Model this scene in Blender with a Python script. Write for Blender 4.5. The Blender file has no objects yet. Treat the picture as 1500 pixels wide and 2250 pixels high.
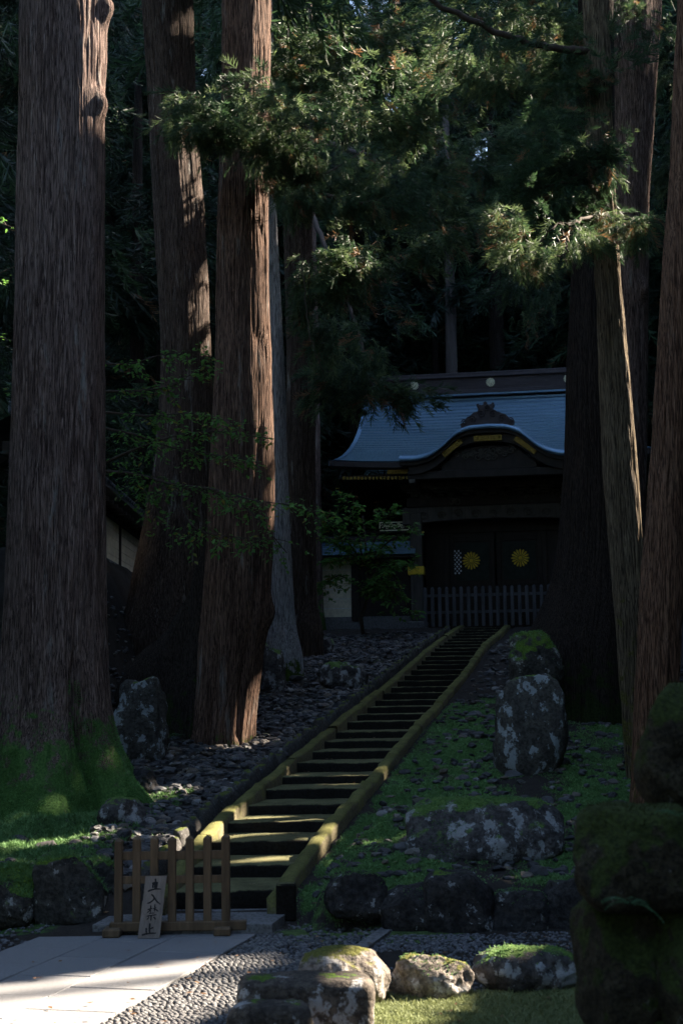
import bpy, bmesh, math
import numpy as np
from mathutils import Matrix, Vector

scene = bpy.context.scene
COL = scene.collection

# ------------------------------------------------------------------ camera
EYE = np.array([0.0, 0.0, 2.19])
FPX = 3125.0                       # 50 mm on a 36 mm tall frame of 2250 px
PITCH = math.atan(395.0 / FPX)
ROLL = 0.014
_f = np.array([0, math.cos(PITCH), math.sin(PITCH)])
_u = np.array([0, -math.sin(PITCH), math.cos(PITCH)])
_r = np.array([1.0, 0, 0])
CR = _r * math.cos(ROLL) - _u * math.sin(ROLL)
CU = _u * math.cos(ROLL) + _r * math.sin(ROLL)
cd = bpy.data.cameras.new('camera')
cd.sensor_fit = 'VERTICAL'; cd.sensor_height = 36.0; cd.sensor_width = 24.0; cd.lens = 50.0
cd.clip_end = 600.0; cd.clip_start = 0.1
cd.dof.use_dof = True; cd.dof.focus_distance = 22.0; cd.dof.aperture_fstop = 3.2
cam = bpy.data.objects.new('camera', cd); COL.objects.link(cam)
cam.matrix_world = Matrix(((CR[0], CU[0], -_f[0], EYE[0]), (CR[1], CU[1], -_f[1], EYE[1]), (CR[2], CU[2], -_f[2], EYE[2]), (0, 0, 0, 1)))
scene.camera = cam

# ------------------------------------------------------------------ sun and sky
SUN_EL = math.radians(36.0)
SUN_AZ = math.radians(64.0)        # clockwise from +Y: the sun stands right of and behind the gate
SUN = np.array([math.sin(SUN_AZ) * math.cos(SUN_EL), math.cos(SUN_AZ) * math.cos(SUN_EL), math.sin(SUN_EL)])
w = bpy.data.worlds.new('World'); scene.world = w; w.use_nodes = True
wn = w.node_tree; wn.nodes.clear()
wo = wn.nodes.new('ShaderNodeOutputWorld'); bg = wn.nodes.new('ShaderNodeBackground'); sky = wn.nodes.new('ShaderNodeTexSky')
sky.sky_type = 'NISHITA'; sky.sun_disc = False; sky.sun_elevation = SUN_EL; sky.sun_rotation = SUN_AZ
bg.inputs['Strength'].default_value = 0.070
wn.links.new(sky.outputs[0], bg.inputs[0]); wn.links.new(bg.outputs[0], wo.inputs[0])
sl = bpy.data.lights.new('sun', 'SUN'); sl.energy = 5.0; sl.angle = math.radians(0.53); sl.color = (1.0, 0.86, 0.70)
so = bpy.data.objects.new('sun', sl); COL.objects.link(so)
so.rotation_euler = Vector(SUN).to_track_quat('Z', 'Y').to_euler()
so.location = (20, 10, 30)
scene.view_settings.view_transform = 'Standard'; scene.view_settings.look = 'None'
scene.view_settings.exposure = 3.1; scene.view_settings.gamma = 1.0; scene.view_settings.use_curve_mapping = False
scene.render.engine = 'CYCLES'
cy = scene.cycles
cy.max_bounces = 5; cy.diffuse_bounces = 3; cy.glossy_bounces = 2; cy.transmission_bounces = 3; cy.transparent_max_bounces = 4
cy.use_adaptive_sampling = True; cy.adaptive_threshold = 0.015
cy.sample_clamp_indirect = 4.0
try:
    cy.use_denoising = True; cy.denoiser = 'OPENIMAGEDENOISE'
except Exception:
    pass

# ------------------------------------------------------------------ helpers
def P(px, py, Y):
    """the point at distance Y in front of the camera seen at that place of the photograph"""
    d = _f * FPX + CR * (px - 750.0) - CU * (py - 1125.0)
    return EYE + d * (Y / d[1])
def G(px, py, z=0.0):
    d = _f * FPX + CR * (px - 750.0) - CU * (py - 1125.0)
    return EYE + d * ((z - EYE[2]) / d[2])
def PXM(Y): return FPX / Y          # photo pixels per metre at distance Y

def _hash(i, j, k, seed):
    n = (i.astype(np.uint32) * np.uint32(374761393) + j.astype(np.uint32) * np.uint32(668265263)
         + k.astype(np.uint32) * np.uint32(2246822519) + np.uint32((seed * 3266489917) & 0xffffffff))
    n = (n ^ (n >> np.uint32(13))) * np.uint32(1274126177)
    n = (n ^ (n >> np.uint32(15))) * np.uint32(2654435761)
    return (n ^ (n >> np.uint32(16))).astype(np.float64) / 4294967295.0
def vnoise(p, seed=0):
    """smooth value noise, p (N,3), about -1..1"""
    p = np.asarray(p, float); i = np.floor(p).astype(np.int64); f = p - i; f = f * f * (3 - 2 * f)
    out = 0
    for a in (0, 1):
        for b in (0, 1):
            for c in (0, 1):
                wgt = (f[:, 0] if a else 1 - f[:, 0]) * (f[:, 1] if b else 1 - f[:, 1]) * (f[:, 2] if c else 1 - f[:, 2])
                out = out + wgt * _hash(i[:, 0] + a, i[:, 1] + b, i[:, 2] + c, seed)
    return out * 2 - 1
def fbm(p, seed=0, octv=4, gain=0.5, lac=2.03):
    p = np.asarray(p, float); s = 0; a = 1.0
    for o in range(octv):
        s = s + a * vnoise(p, seed + o * 17); p = p * lac + 3.7; a *= gain
    return s
def sstep(a, b, x):
    t = np.clip((np.asarray(x, float) - a) / (b - a), 0, 1); return t * t * (3 - 2 * t)

def put(o, parent=None):
    COL.objects.link(o)
    if parent is not None: o.parent = parent
    return o
def tag(o, label=None, cat=None, group=None, kind=None):
    if label: o['label'] = label
    if cat: o['category'] = cat
    if group: o['group'] = group
    if kind: o['kind'] = kind
    return o
def empty(name, loc=(0, 0, 0), rz=0.0):
    o = bpy.data.objects.new(name, None); COL.objects.link(o); o.location = [float(v) for v in loc]; o.rotation_euler = (0, 0, rz)
    o.empty_display_size = 0.2
    return o
def meshdata(name, V, F, mats=(), mi=None, smooth=True):
    """mesh from numpy arrays: F is an (n,3) or (n,4) array, or a list of such arrays"""
    V = np.asarray(V, np.float32).reshape(-1, 3)
    Fs = F if isinstance(F, list) else [F]
    Fs = [np.asarray(f, np.int32) for f in Fs if len(f)]
    me = bpy.data.meshes.new(name)
    me.vertices.add(len(V)); me.vertices.foreach_set('co', V.ravel())
    nl = sum(f.size for f in Fs); nf = sum(len(f) for f in Fs)
    me.loops.add(nl); me.loops.foreach_set('vertex_index', np.concatenate([f.ravel() for f in Fs]))
    tot = np.concatenate([np.full(len(f), f.shape[1], np.int32) for f in Fs])
    st = np.concatenate([[0], np.cumsum(tot)[:-1]]).astype(np.int32)
    me.polygons.add(nf); me.polygons.foreach_set('loop_start', st)
    try: me.polygons.foreach_set('loop_total', tot)
    except Exception: pass
    for m in mats: me.materials.append(m)
    if mi is not None: me.polygons.foreach_set('material_index', np.asarray(mi, np.int32))
    me.polygons.foreach_set('use_smooth', np.full(nf, bool(smooth)))
    me.update(calc_edges=True); me.validate()
    return me
def mobj(name, V, F, mats, parent=None, mi=None, smooth=True):
    if not isinstance(mats, (list, tuple)): mats = [mats]
    return put(bpy.data.objects.new(name, meshdata(name, V, F, mats, mi, smooth)), parent)

class MB:
    """collects boxes, prisms and tubes into one mesh"""
    def __init__(s): s.V = []; s.F = []; s.M = []; s.n = 0
    def add(s, V, F, m=0):
        V = np.asarray(V, float).reshape(-1, 3)
        for f in F: s.F.append(tuple(int(i) + s.n for i in f)); s.M.append(m)
        s.V.append(V); s.n += len(V)
    def box(s, a, b, m=0, bev=0.0, rot=None, org=None):
        a = np.array(a, float); b = np.array(b, float); c = (a + b) / 2; h = (b - a) / 2
        if bev <= 0:
            V = [(x, y, z) for z in (-1, 1) for y in (-1, 1) for x in (-1, 1)]
            V = np.array(V) * h
            F = [(0, 2, 3, 1), (4, 5, 7, 6), (0, 1, 5, 4), (2, 6, 7, 3), (0, 4, 6, 2), (1, 3, 7, 5)]
        else:
            bev = min(bev, min(h) * 0.9); V = []; F = []
            idx = {}
            for sx in (-1, 1):
                for sy in (-1, 1):
                    for sz in (-1, 1):
                        for ax in range(3):
                            q = np.array([sx, sy, sz], float) * h
                            for o in range(3):
                                if o != ax: q[o] -= (sx, sy, sz)[o] * bev
                            idx[(sx, sy, sz, ax)] = len(V); V.append(q)
            V = np.array(V)
            for ax in range(3):
                for sg in (-1, 1):
                    o1, o2 = (ax + 1) % 3, (ax + 2) % 3; quad = []
                    for p, q in ((-1, -1), (1, -1), (1, 1), (-1, 1)):
                        k = [0, 0, 0]; k[ax] = sg; k[o1] = p; k[o2] = q; quad.append(idx[(k[0], k[1], k[2], ax)])
                    F.append(tuple(quad if sg > 0 else quad[::-1]))
            for ax in range(3):
                o1, o2 = (ax + 1) % 3, (ax + 2) % 3
                for p in (-1, 1):
                    for q in (-1, 1):
                        def k(t, a_): v = [0, 0, 0]; v[ax] = t; v[o1] = p; v[o2] = q; return idx[(v[0], v[1], v[2], a_)]
                        f = (k(-1, o1), k(1, o1), k(1, o2), k(-1, o2))
                        F.append(f if p * q > 0 else f[::-1])
            for sx in (-1, 1):
                for sy in (-1, 1):
                    for sz in (-1, 1):
                        f = (idx[(sx, sy, sz, 0)], idx[(sx, sy, sz, 1)], idx[(sx, sy, sz, 2)])
                        F.append(f if sx * sy * sz > 0 else f[::-1])
        if rot is not None: V = V @ np.array(rot).T
        s.add(V + c, F, m); return s
    def prism(s, pts, y0, y1, m=0):
        """outline of (x, z) points, extruded along y"""
        n = len(pts); V = [(p[0], y0, p[1]) for p in pts] + [(p[0], y1, p[1]) for p in pts]
        F = [tuple(range(n)), tuple(range(2 * n - 1, n - 1, -1))] + [(i, i + n, (i + 1) % n + n, (i + 1) % n) for i in range(n)]
        s.add(V, F, m); return s
    def tube(s, pts, rad, n=7, m=0):
        pts = np.array(pts, float); rad = np.broadcast_to(np.array(rad, float), (len(pts),))
        V, F = tube_vf(pts, rad, n); s.add(V, F, m); return s
    def build(s, name, mats, parent=None, smooth=False):
        if not isinstance(mats, (list, tuple)): mats = [mats]
        me = bpy.data.meshes.new(name); me.from_pydata(np.concatenate(s.V).tolist(), [], s.F)
        for m_ in mats: me.materials.append(m_)
        me.polygons.foreach_set('material_index', s.M)
        me.polygons.foreach_set('use_smooth', [smooth] * len(s.F)); me.update()
        return put(bpy.data.objects.new(name, me), parent)
def tube_vf(pts, rad, n=7):
    k = len(pts); t = np.gradient(pts, axis=0); t /= np.linalg.norm(t, axis=1)[:, None] + 1e-9
    up = np.array([0.13, 0.21, 0.97]); V = []
    for i in range(k):
        a = np.cross(t[i], up); 
        if np.linalg.norm(a) < 1e-3: a = np.cross(t[i], [1, 0, 0])
        a /= np.linalg.norm(a); b = np.cross(t[i], a)
        th = np.arange(n) * 2 * math.pi / n
        V.append(pts[i] + rad[i] * (np.cos(th)[:, None] * a + np.sin(th)[:, None] * b))
    F = [(i * n + j, i * n + (j + 1) % n, (i + 1) * n + (j + 1) % n, (i + 1) * n + j) for i in range(k - 1) for j in range(n)]
    F += [tuple(range(n - 1, -1, -1)), tuple(range((k - 1) * n, k * n))]
    return np.concatenate(V), F

# ------------------------------------------------------------------ materials
class NT:
    def __init__(s, name):
        s.m = bpy.data.materials.new(name); s.m.use_nodes = True; s.t = s.m.node_tree; s.t.nodes.clear()
        s.out = s.t.nodes.new('ShaderNodeOutputMaterial'); s.b = s.t.nodes.new('ShaderNodeBsdfPrincipled')
        s.t.links.new(s.b.outputs[0], s.out.inputs[0])
        s.b.inputs['Specular IOR Level'].default_value = 0.25
        s.tc = s.t.nodes.new('ShaderNodeTexCoord'); s.geo = s.t.nodes.new('ShaderNodeNewGeometry')
    def set(s, sock, v):
        if isinstance(v, bpy.types.NodeSocket): s.t.links.new(v, sock)
        elif isinstance(v, (tuple, list)) and len(v) == 3 and sock.type == 'RGBA': sock.default_value = (*v, 1)
        else: sock.default_value = v
    def vec(s, scale=(1, 1, 1), world=False, obj=True):
        n = s.t.nodes.new('ShaderNodeMapping'); s.t.links.new(s.geo.outputs['Position'] if world else s.tc.outputs['Object'], n.inputs[0])
        n.inputs['Scale'].default_value = scale; return n.outputs[0]
    def noise(s, scale, detail=4, rough=0.55, vec=None, dist=0.0):
        n = s.t.nodes.new('ShaderNodeTexNoise'); n.inputs['Scale'].default_value = scale; n.inputs['Detail'].default_value = detail
        n.inputs['Roughness'].default_value = rough; n.inputs['Distortion'].default_value = dist
        s.t.links.new(vec if vec is not None else s.tc.outputs['Object'], n.inputs['Vector']); return n.outputs['Fac']
    def voro(s, scale, vec=None, out='Distance', feature='F1', rand=1.0):
        n = s.t.nodes.new('ShaderNodeTexVoronoi'); n.feature = feature; n.inputs['Scale'].default_value = scale; n.inputs['Randomness'].default_value = rand
        s.t.links.new(vec if vec is not None else s.tc.outputs['Object'], n.inputs['Vector']); return n.outputs[out]
    def ramp(s, fac, stops):
        n = s.t.nodes.new('ShaderNodeValToRGB'); e = n.color_ramp.elements
        while len(e) < len(stops): e.new(0.5)
        for x, (p, c) in zip(e, stops): x.position = p; x.color = (*(c if isinstance(c, tuple) else (c, c, c)), 1)
        s.set(n.inputs[0], fac); return n.outputs[0]
    def mix(s, fac, a, b, mode='MIX'):
        n = s.t.nodes.new('ShaderNodeMix'); n.data_type = 'RGBA'; n.blend_type = mode
        s.set(n.inputs[0], fac); s.set(n.inputs[6], a); s.set(n.inputs[7], b); return n.outputs[2]
    def math(s, op, a, b=0.0):
        n = s.t.nodes.new('ShaderNodeMath'); n.operation = op; s.set(n.inputs[0], a); s.set(n.inputs[1], b); return n.outputs[0]
    def up(s):
        n = s.t.nodes.new('ShaderNodeSeparateXYZ'); s.t.links.new(s.geo.outputs['Normal'], n.inputs[0]); return n.outputs[2]
    def objz(s):
        n = s.t.nodes.new('ShaderNodeSeparateXYZ'); s.t.links.new(s.tc.outputs['Object'], n.inputs[0]); return n.outputs[2]
    def attr(s, name):
        n = s.t.nodes.new('ShaderNodeAttribute'); n.attribute_name = name; return n.outputs['Fac']
    def rnd(s):
        n = s.t.nodes.new('ShaderNodeObjectInfo'); return n.outputs['Random']
    def island(s): return s.geo.outputs['Random Per Island']
    def bump(s, h, strength=0.5, dist=0.02, prev=None):
        n = s.t.nodes.new('ShaderNodeBump'); n.inputs['Strength'].default_value = strength; n.inputs['Distance'].default_value = dist
        s.set(n.inputs['Height'], h)
        if prev is not None: s.t.links.new(prev, n.inputs['Normal'])
        return n.outputs[0]
    def done(s, col, rough=0.8, normal=None, metal=None, spec=None):
        s.set(s.b.inputs['Base Color'], col); s.set(s.b.inputs['Roughness'], rough)
        if normal is not None: s.t.links.new(normal, s.b.inputs['Normal'])
        if metal is not None: s.set(s.b.inputs['Metallic'], metal)
        if spec is not None: s.set(s.b.inputs['Specular IOR Level'], spec)
        return s.m

def bark(name, c0, c1, c2, moss=0.0, moss_h=2.0, mossc=((0.035, 0.06, 0.012), (0.07, 0.12, 0.02)), pale=0.0):
    n = NT(name)
    v = n.vec((1, 1, 0.028)); f1 = n.noise(40, 5, 0.68, v); v2 = n.vec((1, 1, 0.042)); f2 = n.noise(95, 3, 0.6, v2)
    v3 = n.vec((1, 1, 0.25)); f3 = n.noise(3.2, 4, 0.6, v3)
    col = n.ramp(f1, [(0.34, c0), (0.5, c1), (0.66, c2)])
    col = n.mix(n.ramp(f3, [(0.35, 0.0), (0.7, 0.75)]), col, n.mix(0.5, c1, c2))
    col = n.mix(n.ramp(f2, [(0.40, 0.85), (0.55, 0.0)]), col, tuple(x * 0.3 for x in c0))
    if pale > 0:
        p = n.noise(5.0, 5, 0.7, n.vec((1, 1, 0.16)))
        col = n.mix(n.ramp(p, [(0.60, 0.0), (0.68, pale)]), col, (0.34, 0.33, 0.30))
    if moss > 0:
        z = n.math('DIVIDE', n.objz(), moss_h)
        k = n.noise(5.5, 5, 0.65); k2 = n.noise(34, 3, 0.6)
        msk = n.math('ADD', n.math('SUBTRACT', moss, z), n.math('MULTIPLY', n.math('SUBTRACT', k, 0.5), 2.2))
        msk = n.ramp(msk, [(0.42, 0.0), (0.62, 1.0)])
        col = n.mix(msk, col, n.ramp(k2, [(0.35, mossc[0]), (0.65, mossc[1])]))
    b = n.bump(f1, 1.0, 0.05); b = n.bump(f2, 0.8, 0.02, b)
    return n.done(col, 0.9, b, spec=0.12)

def rockmat(name, base=(0.05, 0.047, 0.045), base2=(0.11, 0.10, 0.095), lichen=0.56, lich=(0.36, 0.37, 0.36), moss=0.5, mossc=((0.03, 0.06, 0.008), (0.10, 0.17, 0.02)), scale=1.0):
    n = NT(name)
    a = n.noise(4.5 * scale, 6, 0.62); b = n.noise(22 * scale, 4, 0.65); c = n.noise(5.2 * scale, 7, 0.68, n.vec((1, 1, 0.8)))
    col = n.mix(n.ramp(a, [(0.35, 0.0), (0.65, 1.0)]), base, base2)
    col = n.mix(n.ramp(b, [(0.42, 0.0), (0.6, 0.8)]), col, tuple(x * 0.4 for x in base))
    rim = n.math('ADD', c, n.math('MULTIPLY', n.math('SUBTRACT', b, 0.5), 0.16))
    lc = n.mix(n.noise(60, 2), lich, tuple(x * 0.62 for x in lich))
    col = n.mix(n.ramp(rim, [(lichen, 0.0), (lichen + 0.035, 1.0)]), col, lc)
    k = n.noise(3.3 * scale, 5, 0.65); k2 = n.noise(48, 3, 0.65)
    msk = n.math('ADD', n.math('MULTIPLY', n.up(), 0.9), n.math('MULTIPLY', n.math('SUBTRACT', k, 0.5), 1.9))
    msk = n.ramp(msk, [(moss, 0.0), (min(moss + 0.14, 1.0), 1.0)]) if moss < 1 else 0.0
    if moss < 1: col = n.mix(msk, col, n.ramp(k2, [(0.33, mossc[0]), (0.68, mossc[1])]))
    bp = n.bump(a, 0.5, 0.08); bp = n.bump(b, 0.8, 0.022, bp); bp = n.bump(n.noise(90, 3), 0.5, 0.006, bp)
    return n.done(col, 0.88, bp, spec=0.2)

def simple(name, c, rough=0.7, metal=0.0, var=0.35, scale=12, bump=0.25, vec=(1, 1, 1), bd=0.01, spec=0.25):
    n = NT(name); f = n.noise(scale, 5, 0.6, n.vec(vec)); g = n.noise(scale * 5.3, 3, 0.6, n.vec(vec))
    col = n.mix(n.ramp(f, [(0.3, 0.0), (0.7, 1.0)]), tuple(x * (1 - var) for x in c), tuple(min(x * (1 + var), 1) for x in c))
    col = n.mix(n.ramp(g, [(0.4, 0.0), (0.65, 0.35)]), col, tuple(x * 0.5 for x in c))
    bp = n.bump(n.math('ADD', f, n.math('MULTIPLY', g, 0.5)), bump, bd)
    return n.done(col, rough, bp, metal, spec)

def leafmat(name, c, c2, trans=0.35, rough=0.55):
    n = NT(name)
    r = n.island()
    f = n.noise(0.9, 3, 0.6, n.vec((1, 1, 1), world=True))
    col = n.mix(r, c, c2); col = n.mix(n.ramp(f, [(0.35, 0.0), (0.65, 0.5)]), col, tuple(0.5 * x for x in c))
    n.done(col, rough, spec=0.35)
    tr = n.t.nodes.new('ShaderNodeBsdfTranslucent'); n.set(tr.inputs[0], n.mix(0.5, col, tuple(min(1, x * 1.5) for x in c2)))
    mx = n.t.nodes.new('ShaderNodeMixShader'); mx.inputs[0].default_value = trans
    n.t.links.new(n.b.outputs[0], mx.inputs[1]); n.t.links.new(tr.outputs[0], mx.inputs[2]); n.t.links.new(mx.outputs[0], n.out.inputs[0])
    return n.m

M = {}
M['bark_plum'] = bark('bark_plum', (0.035, 0.021, 0.018), (0.13, 0.085, 0.070), (0.36, 0.265, 0.225), 0.95, 1.75, ((0.04, 0.10, 0.022), (0.11, 0.21, 0.055)), pale=0.5)
M['bark_brown'] = bark('bark_brown', (0.022, 0.014, 0.010), (0.062, 0.042, 0.032), (0.16, 0.12, 0.095), 0.30, 1.6, pale=0.5)
M['bark_rust'] = bark('bark_rust', (0.024, 0.013, 0.009), (0.095, 0.056, 0.040), (0.30, 0.19, 0.135), 0.35, 1.0, pale=0.35)
M['bark_grey'] = bark('bark_grey', (0.16, 0.16, 0.165), (0.34, 0.34, 0.345), (0.52, 0.52, 0.52), 0.75, 0.9)
M['bark_dark'] = bark('bark_dark', (0.012, 0.009, 0.008), (0.030, 0.023, 0.019), (0.058, 0.045, 0.036), 0.7, 2.2, ((0.012, 0.02, 0.006), (0.03, 0.045, 0.012)))
M['bark_olive'] = bark('bark_olive', (0.05, 0.034, 0.022), (0.14, 0.105, 0.068), (0.28, 0.22, 0.14), 0.55, 7.5, ((0.06, 0.055, 0.015), (0.13, 0.12, 0.035)))
M['bark_red'] = bark('bark_red', (0.06, 0.028, 0.016), (0.17, 0.088, 0.052), (0.30, 0.18, 0.115), 0.42, 5.0, ((0.05, 0.045, 0.012), (0.12, 0.10, 0.03)), pale=0.2)
M['bark_far'] = simple('bark_far', (0.09, 0.075, 0.068), 0.9, 0, 0.4, 14, 0.6, (1, 1, 0.06), 0.03)
M['twig'] = simple('twig', (0.055, 0.04, 0.03), 0.9, 0, 0.4, 20, 0.4)
M['rock_pale'] = rockmat('rock_pale', lichen=0.535, lich=(0.30, 0.31, 0.31), moss=0.62, mossc=((0.03, 0.06, 0.012), (0.11, 0.19, 0.04)))
M['rock_tall'] = rockmat('rock_tall', (0.045, 0.042, 0.036), (0.09, 0.085, 0.07), 0.555, (0.28, 0.31, 0.31), 0.72)
M['rock_dark'] = rockmat('rock_dark', (0.022, 0.021, 0.021), (0.055, 0.052, 0.05), 0.60, (0.28, 0.29, 0.29), 0.92)
M['rock_mossy'] = rockmat('rock_mossy', (0.035, 0.034, 0.03), (0.075, 0.07, 0.06), 0.60, (0.30, 0.30, 0.28), 0.36)
M['rock_warm'] = rockmat('rock_warm', (0.12, 0.10, 0.082), (0.28, 0.245, 0.21), 0.56, (0.42, 0.40, 0.37), 0.62, ((0.06, 0.06, 0.012), (0.14, 0.14, 0.03)), 1.3)
M['rock_wall'] = rockmat('rock_wall', (0.028, 0.022, 0.014), (0.075, 0.06, 0.036), 0.635, (0.26, 0.24, 0.21), 0.10, ((0.016, 0.022, 0.005), (0.05, 0.066, 0.014)), 2.0)
M['gold_dark'] = simple('gold_dark', (0.30, 0.20, 0.04), 0.45, 0.3, 0.5, 30, 0.5, bd=0.006)
M['edging'] = rockmat('edging', (0.07, 0.068, 0.06), (0.16, 0.15, 0.14), 0.60, (0.34, 0.34, 0.33), 0.62, ((0.06, 0.08, 0.012), (0.13, 0.16, 0.03)), 2.0)

def stepmat(name, stone, stone2, m0, m1, thr, side):
    n = NT(name)
    a = n.noise(3.0, 5, 0.65, n.vec((1, 1, 1), world=True)); b = n.noise(30, 4, 0.65, n.vec((1, 1, 1), world=True)); c = n.noise(120, 2, 0.6, n.vec((1, 1, 1), world=True))
    col = n.mix(a, stone, stone2); col = n.mix(n.ramp(b, [(0.45, 0.0), (0.62, 0.7)]), col, tuple(x * 0.4 for x in stone))
    k = n.math('ADD', n.math('MULTIPLY', n.up(), side), n.math('MULTIPLY', n.math('SUBTRACT', a, 0.5), 1.5))
    k = n.math('ADD', k, n.math('MULTIPLY', n.math('SUBTRACT', b, 0.5), 0.7))
    col = n.mix(n.ramp(k, [(thr, 0.0), (thr + 0.25, 1.0)]), col, n.ramp(n.math('ADD', n.math('MULTIPLY', c, 0.5), n.math('MULTIPLY', a, 0.5)), [(0.38, m0), (0.62, m1)]))
    bp = n.bump(b, 0.6, 0.015); bp = n.bump(c, 0.6, 0.006, bp)
    return n.done(col, 0.92, bp, spec=0.1)
M['step'] = stepmat('step', (0.010, 0.009, 0.007), (0.022, 0.020, 0.017), (0.055, 0.055, 0.028), (0.155, 0.148, 0.072), 0.55, 0.95)  # moss lightens the treads; near-black stone also stands in for riser shade
M['kerb'] = stepmat('kerb', (0.10, 0.085, 0.045), (0.17, 0.15, 0.10), (0.055, 0.056, 0.020), (0.165, 0.160, 0.056), 0.20, 0.7)
M['slab'] = stepmat('slab', (0.12, 0.12, 0.12), (0.22, 0.22, 0.22), (0.05, 0.06, 0.015), (0.11, 0.12, 0.03), 1.12, 0.75)

def granite():
    n = NT('granite'); a = n.noise(230, 2, 0.7, n.vec((1, 1, 1), True)); b = n.noise(1.6, 4, 0.6, n.vec((1, 1, 1), True)); c = n.noise(40, 4, 0.7, n.vec((1, 1, 1), True))
    col = n.ramp(a, [(0.3, (0.08, 0.08, 0.084)), (0.5, (0.20, 0.20, 0.203)), (0.7, (0.34, 0.338, 0.335))])
    col = n.mix(n.ramp(c, [(0.45, 0.0), (0.7, 0.45)]), col, (0.11, 0.11, 0.11))
    col = n.mix(n.ramp(b, [(0.3, 0.0), (0.75, 0.4)]), col, (0.15, 0.15, 0.145))
    col = n.mix(n.math('MULTIPLY', n.rnd(), 0.45), col, (0.13, 0.13, 0.137))
    return n.done(col, 0.75, n.bump(a, 0.25, 0.002), spec=0.3)
M['granite'] = granite()
def pebble(name, c0, c1):
    n = NT(name); r = n.island(); a = n.noise(60, 3, 0.6, n.vec((1, 1, 1), True))
    return n.done(n.mix(n.ramp(a, [(0.4, 0.0), (0.7, 0.4)]), n.mix(r, c0, c1), tuple(x * 0.5 for x in c0)), 0.7, n.bump(a, 0.3, 0.004), spec=0.3)
M['pebble'] = pebble('pebble', (0.05, 0.05, 0.054), (0.165, 0.163, 0.16))
M['gravel'] = pebble('gravel', (0.05, 0.052, 0.058), (0.17, 0.17, 0.18))
def stone():
    n = NT('stone'); r = n.rnd(); i = n.island(); a = n.noise(14, 4, 0.65); b = n.noise(5, 4, 0.6, n.vec((1, 1, 1), True))
    r = n.math('FRACT', n.math('ADD', r, i))
    col = n.ramp(r, [(0.0, (0.018, 0.018, 0.020)), (0.45, (0.04, 0.04, 0.043)), (0.75, (0.075, 0.076, 0.08)), (0.88, (0.10, 0.075, 0.05)), (1.0, (0.20, 0.20, 0.20))])
    col = n.mix(n.ramp(a, [(0.45, 0.0), (0.65, 0.6)]), col, (0.03, 0.03, 0.03))
    k = n.math('ADD', n.math('MULTIPLY', n.up(), 0.55), n.math('MULTIPLY', n.math('SUBTRACT', b, 0.5), 2.0))
    col = n.mix(n.ramp(k, [(0.72, 0.0), (0.82, 0.8)]), col, (0.06, 0.08, 0.02))
    return n.done(col, 0.6, n.bump(a, 0.5, 0.01), spec=0.35)
M['stone'] = stone()
def groundmat():
    n = NT('ground'); p = n.vec((1, 1, 1), True)
    a = n.noise(1.3, 5, 0.6, p); b = n.noise(9, 5, 0.65, p); c = n.noise(55, 4, 0.7, p); ms = n.attr('moss'); yl = n.attr('yellow')
    soil = n.mix(b, (0.018, 0.016, 0.014), (0.055, 0.048, 0.042))
    green = n.ramp(n.math('ADD', n.math('MULTIPLY', c, 0.6), n.math('MULTIPLY', b, 0.4)), [(0.34, (0.018, 0.045, 0.012)), (0.5, (0.05, 0.105, 0.028)), (0.66, (0.085, 0.165, 0.05))])
    yel = n.ramp(n.math('ADD', n.math('MULTIPLY', c, 0.6), n.math('MULTIPLY', b, 0.4)), [(0.34, (0.06, 0.075, 0.03)), (0.5, (0.14, 0.165, 0.07)), (0.66, (0.22, 0.25, 0.11))])
    green = n.mix(yl, green, yel)
    k = n.math('ADD', ms, n.math('MULTIPLY', n.math('SUBTRACT', b, 0.5), 1.1))
    col = n.mix(n.ramp(k, [(0.38, 0.0), (0.58, 1.0)]), soil, green)
    bp = n.bump(b, 0.7, 0.06); bp = n.bump(c, 0.9, 0.018, bp)
    return n.done(col, 0.95, bp, spec=0.1)
M['ground'] = groundmat()
M['moss'] = leafmat('moss', (0.075, 0.165, 0.05), (0.17, 0.30, 0.11), 0.2, 0.8)
M['moss_yellow'] = leafmat('moss_yellow', (0.12, 0.15, 0.055), (0.26, 0.29, 0.13), 0.2, 0.8)
M['needle'] = leafmat('needle', (0.016, 0.046, 0.020), (0.05, 0.095, 0.04), 0.3)
M['needle_bright'] = leafmat('needle_bright', (0.05, 0.095, 0.035), (0.12, 0.165, 0.07), 0.35)  # yellow-green variation; larger share on sprays meant to look sunlit
M['needle_brown'] = leafmat('needle_brown', (0.13, 0.06, 0.03), (0.22, 0.13, 0.06), 0.3)
M['needle_far_shade'] = leafmat('needle_far_shade', (0.006, 0.018, 0.010), (0.017, 0.040, 0.021), 0.2)  # darker needle copy: shade of the far forest put into the colour
M['maple'] = leafmat('maple', (0.045, 0.15, 0.03), (0.13, 0.27, 0.055), 0.45)
M['maple_yellow'] = leafmat('maple_yellow', (0.16, 0.19, 0.03), (0.25, 0.20, 0.04), 0.45)
M['moss_trunk'] = leafmat('moss_trunk', (0.06, 0.16, 0.04), (0.20, 0.37, 0.12), 0.25, 0.8)
M['rock_slab'] = rockmat('rock_slab', (0.05, 0.043, 0.036), (0.14, 0.115, 0.09), 0.555, (0.34, 0.34, 0.33), 0.97)
M['fuzz'] = leafmat('moss_fuzz', (0.022, 0.028, 0.006), (0.07, 0.08, 0.02), 0.15, 0.9)
M['fern'] = leafmat('fern', (0.02, 0.09, 0.03), (0.05, 0.15, 0.05), 0.35)
M['fence'] = simple('fence_wood', (0.12, 0.08, 0.046), 0.8, 0, 0.45, 9, 0.5, (1, 1, 0.12), 0.006)
M['fence_grey'] = simple('fence_grey', (0.085, 0.085, 0.09), 0.8, 0, 0.4, 9, 0.4, (1, 1, 0.12), 0.006)
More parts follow.
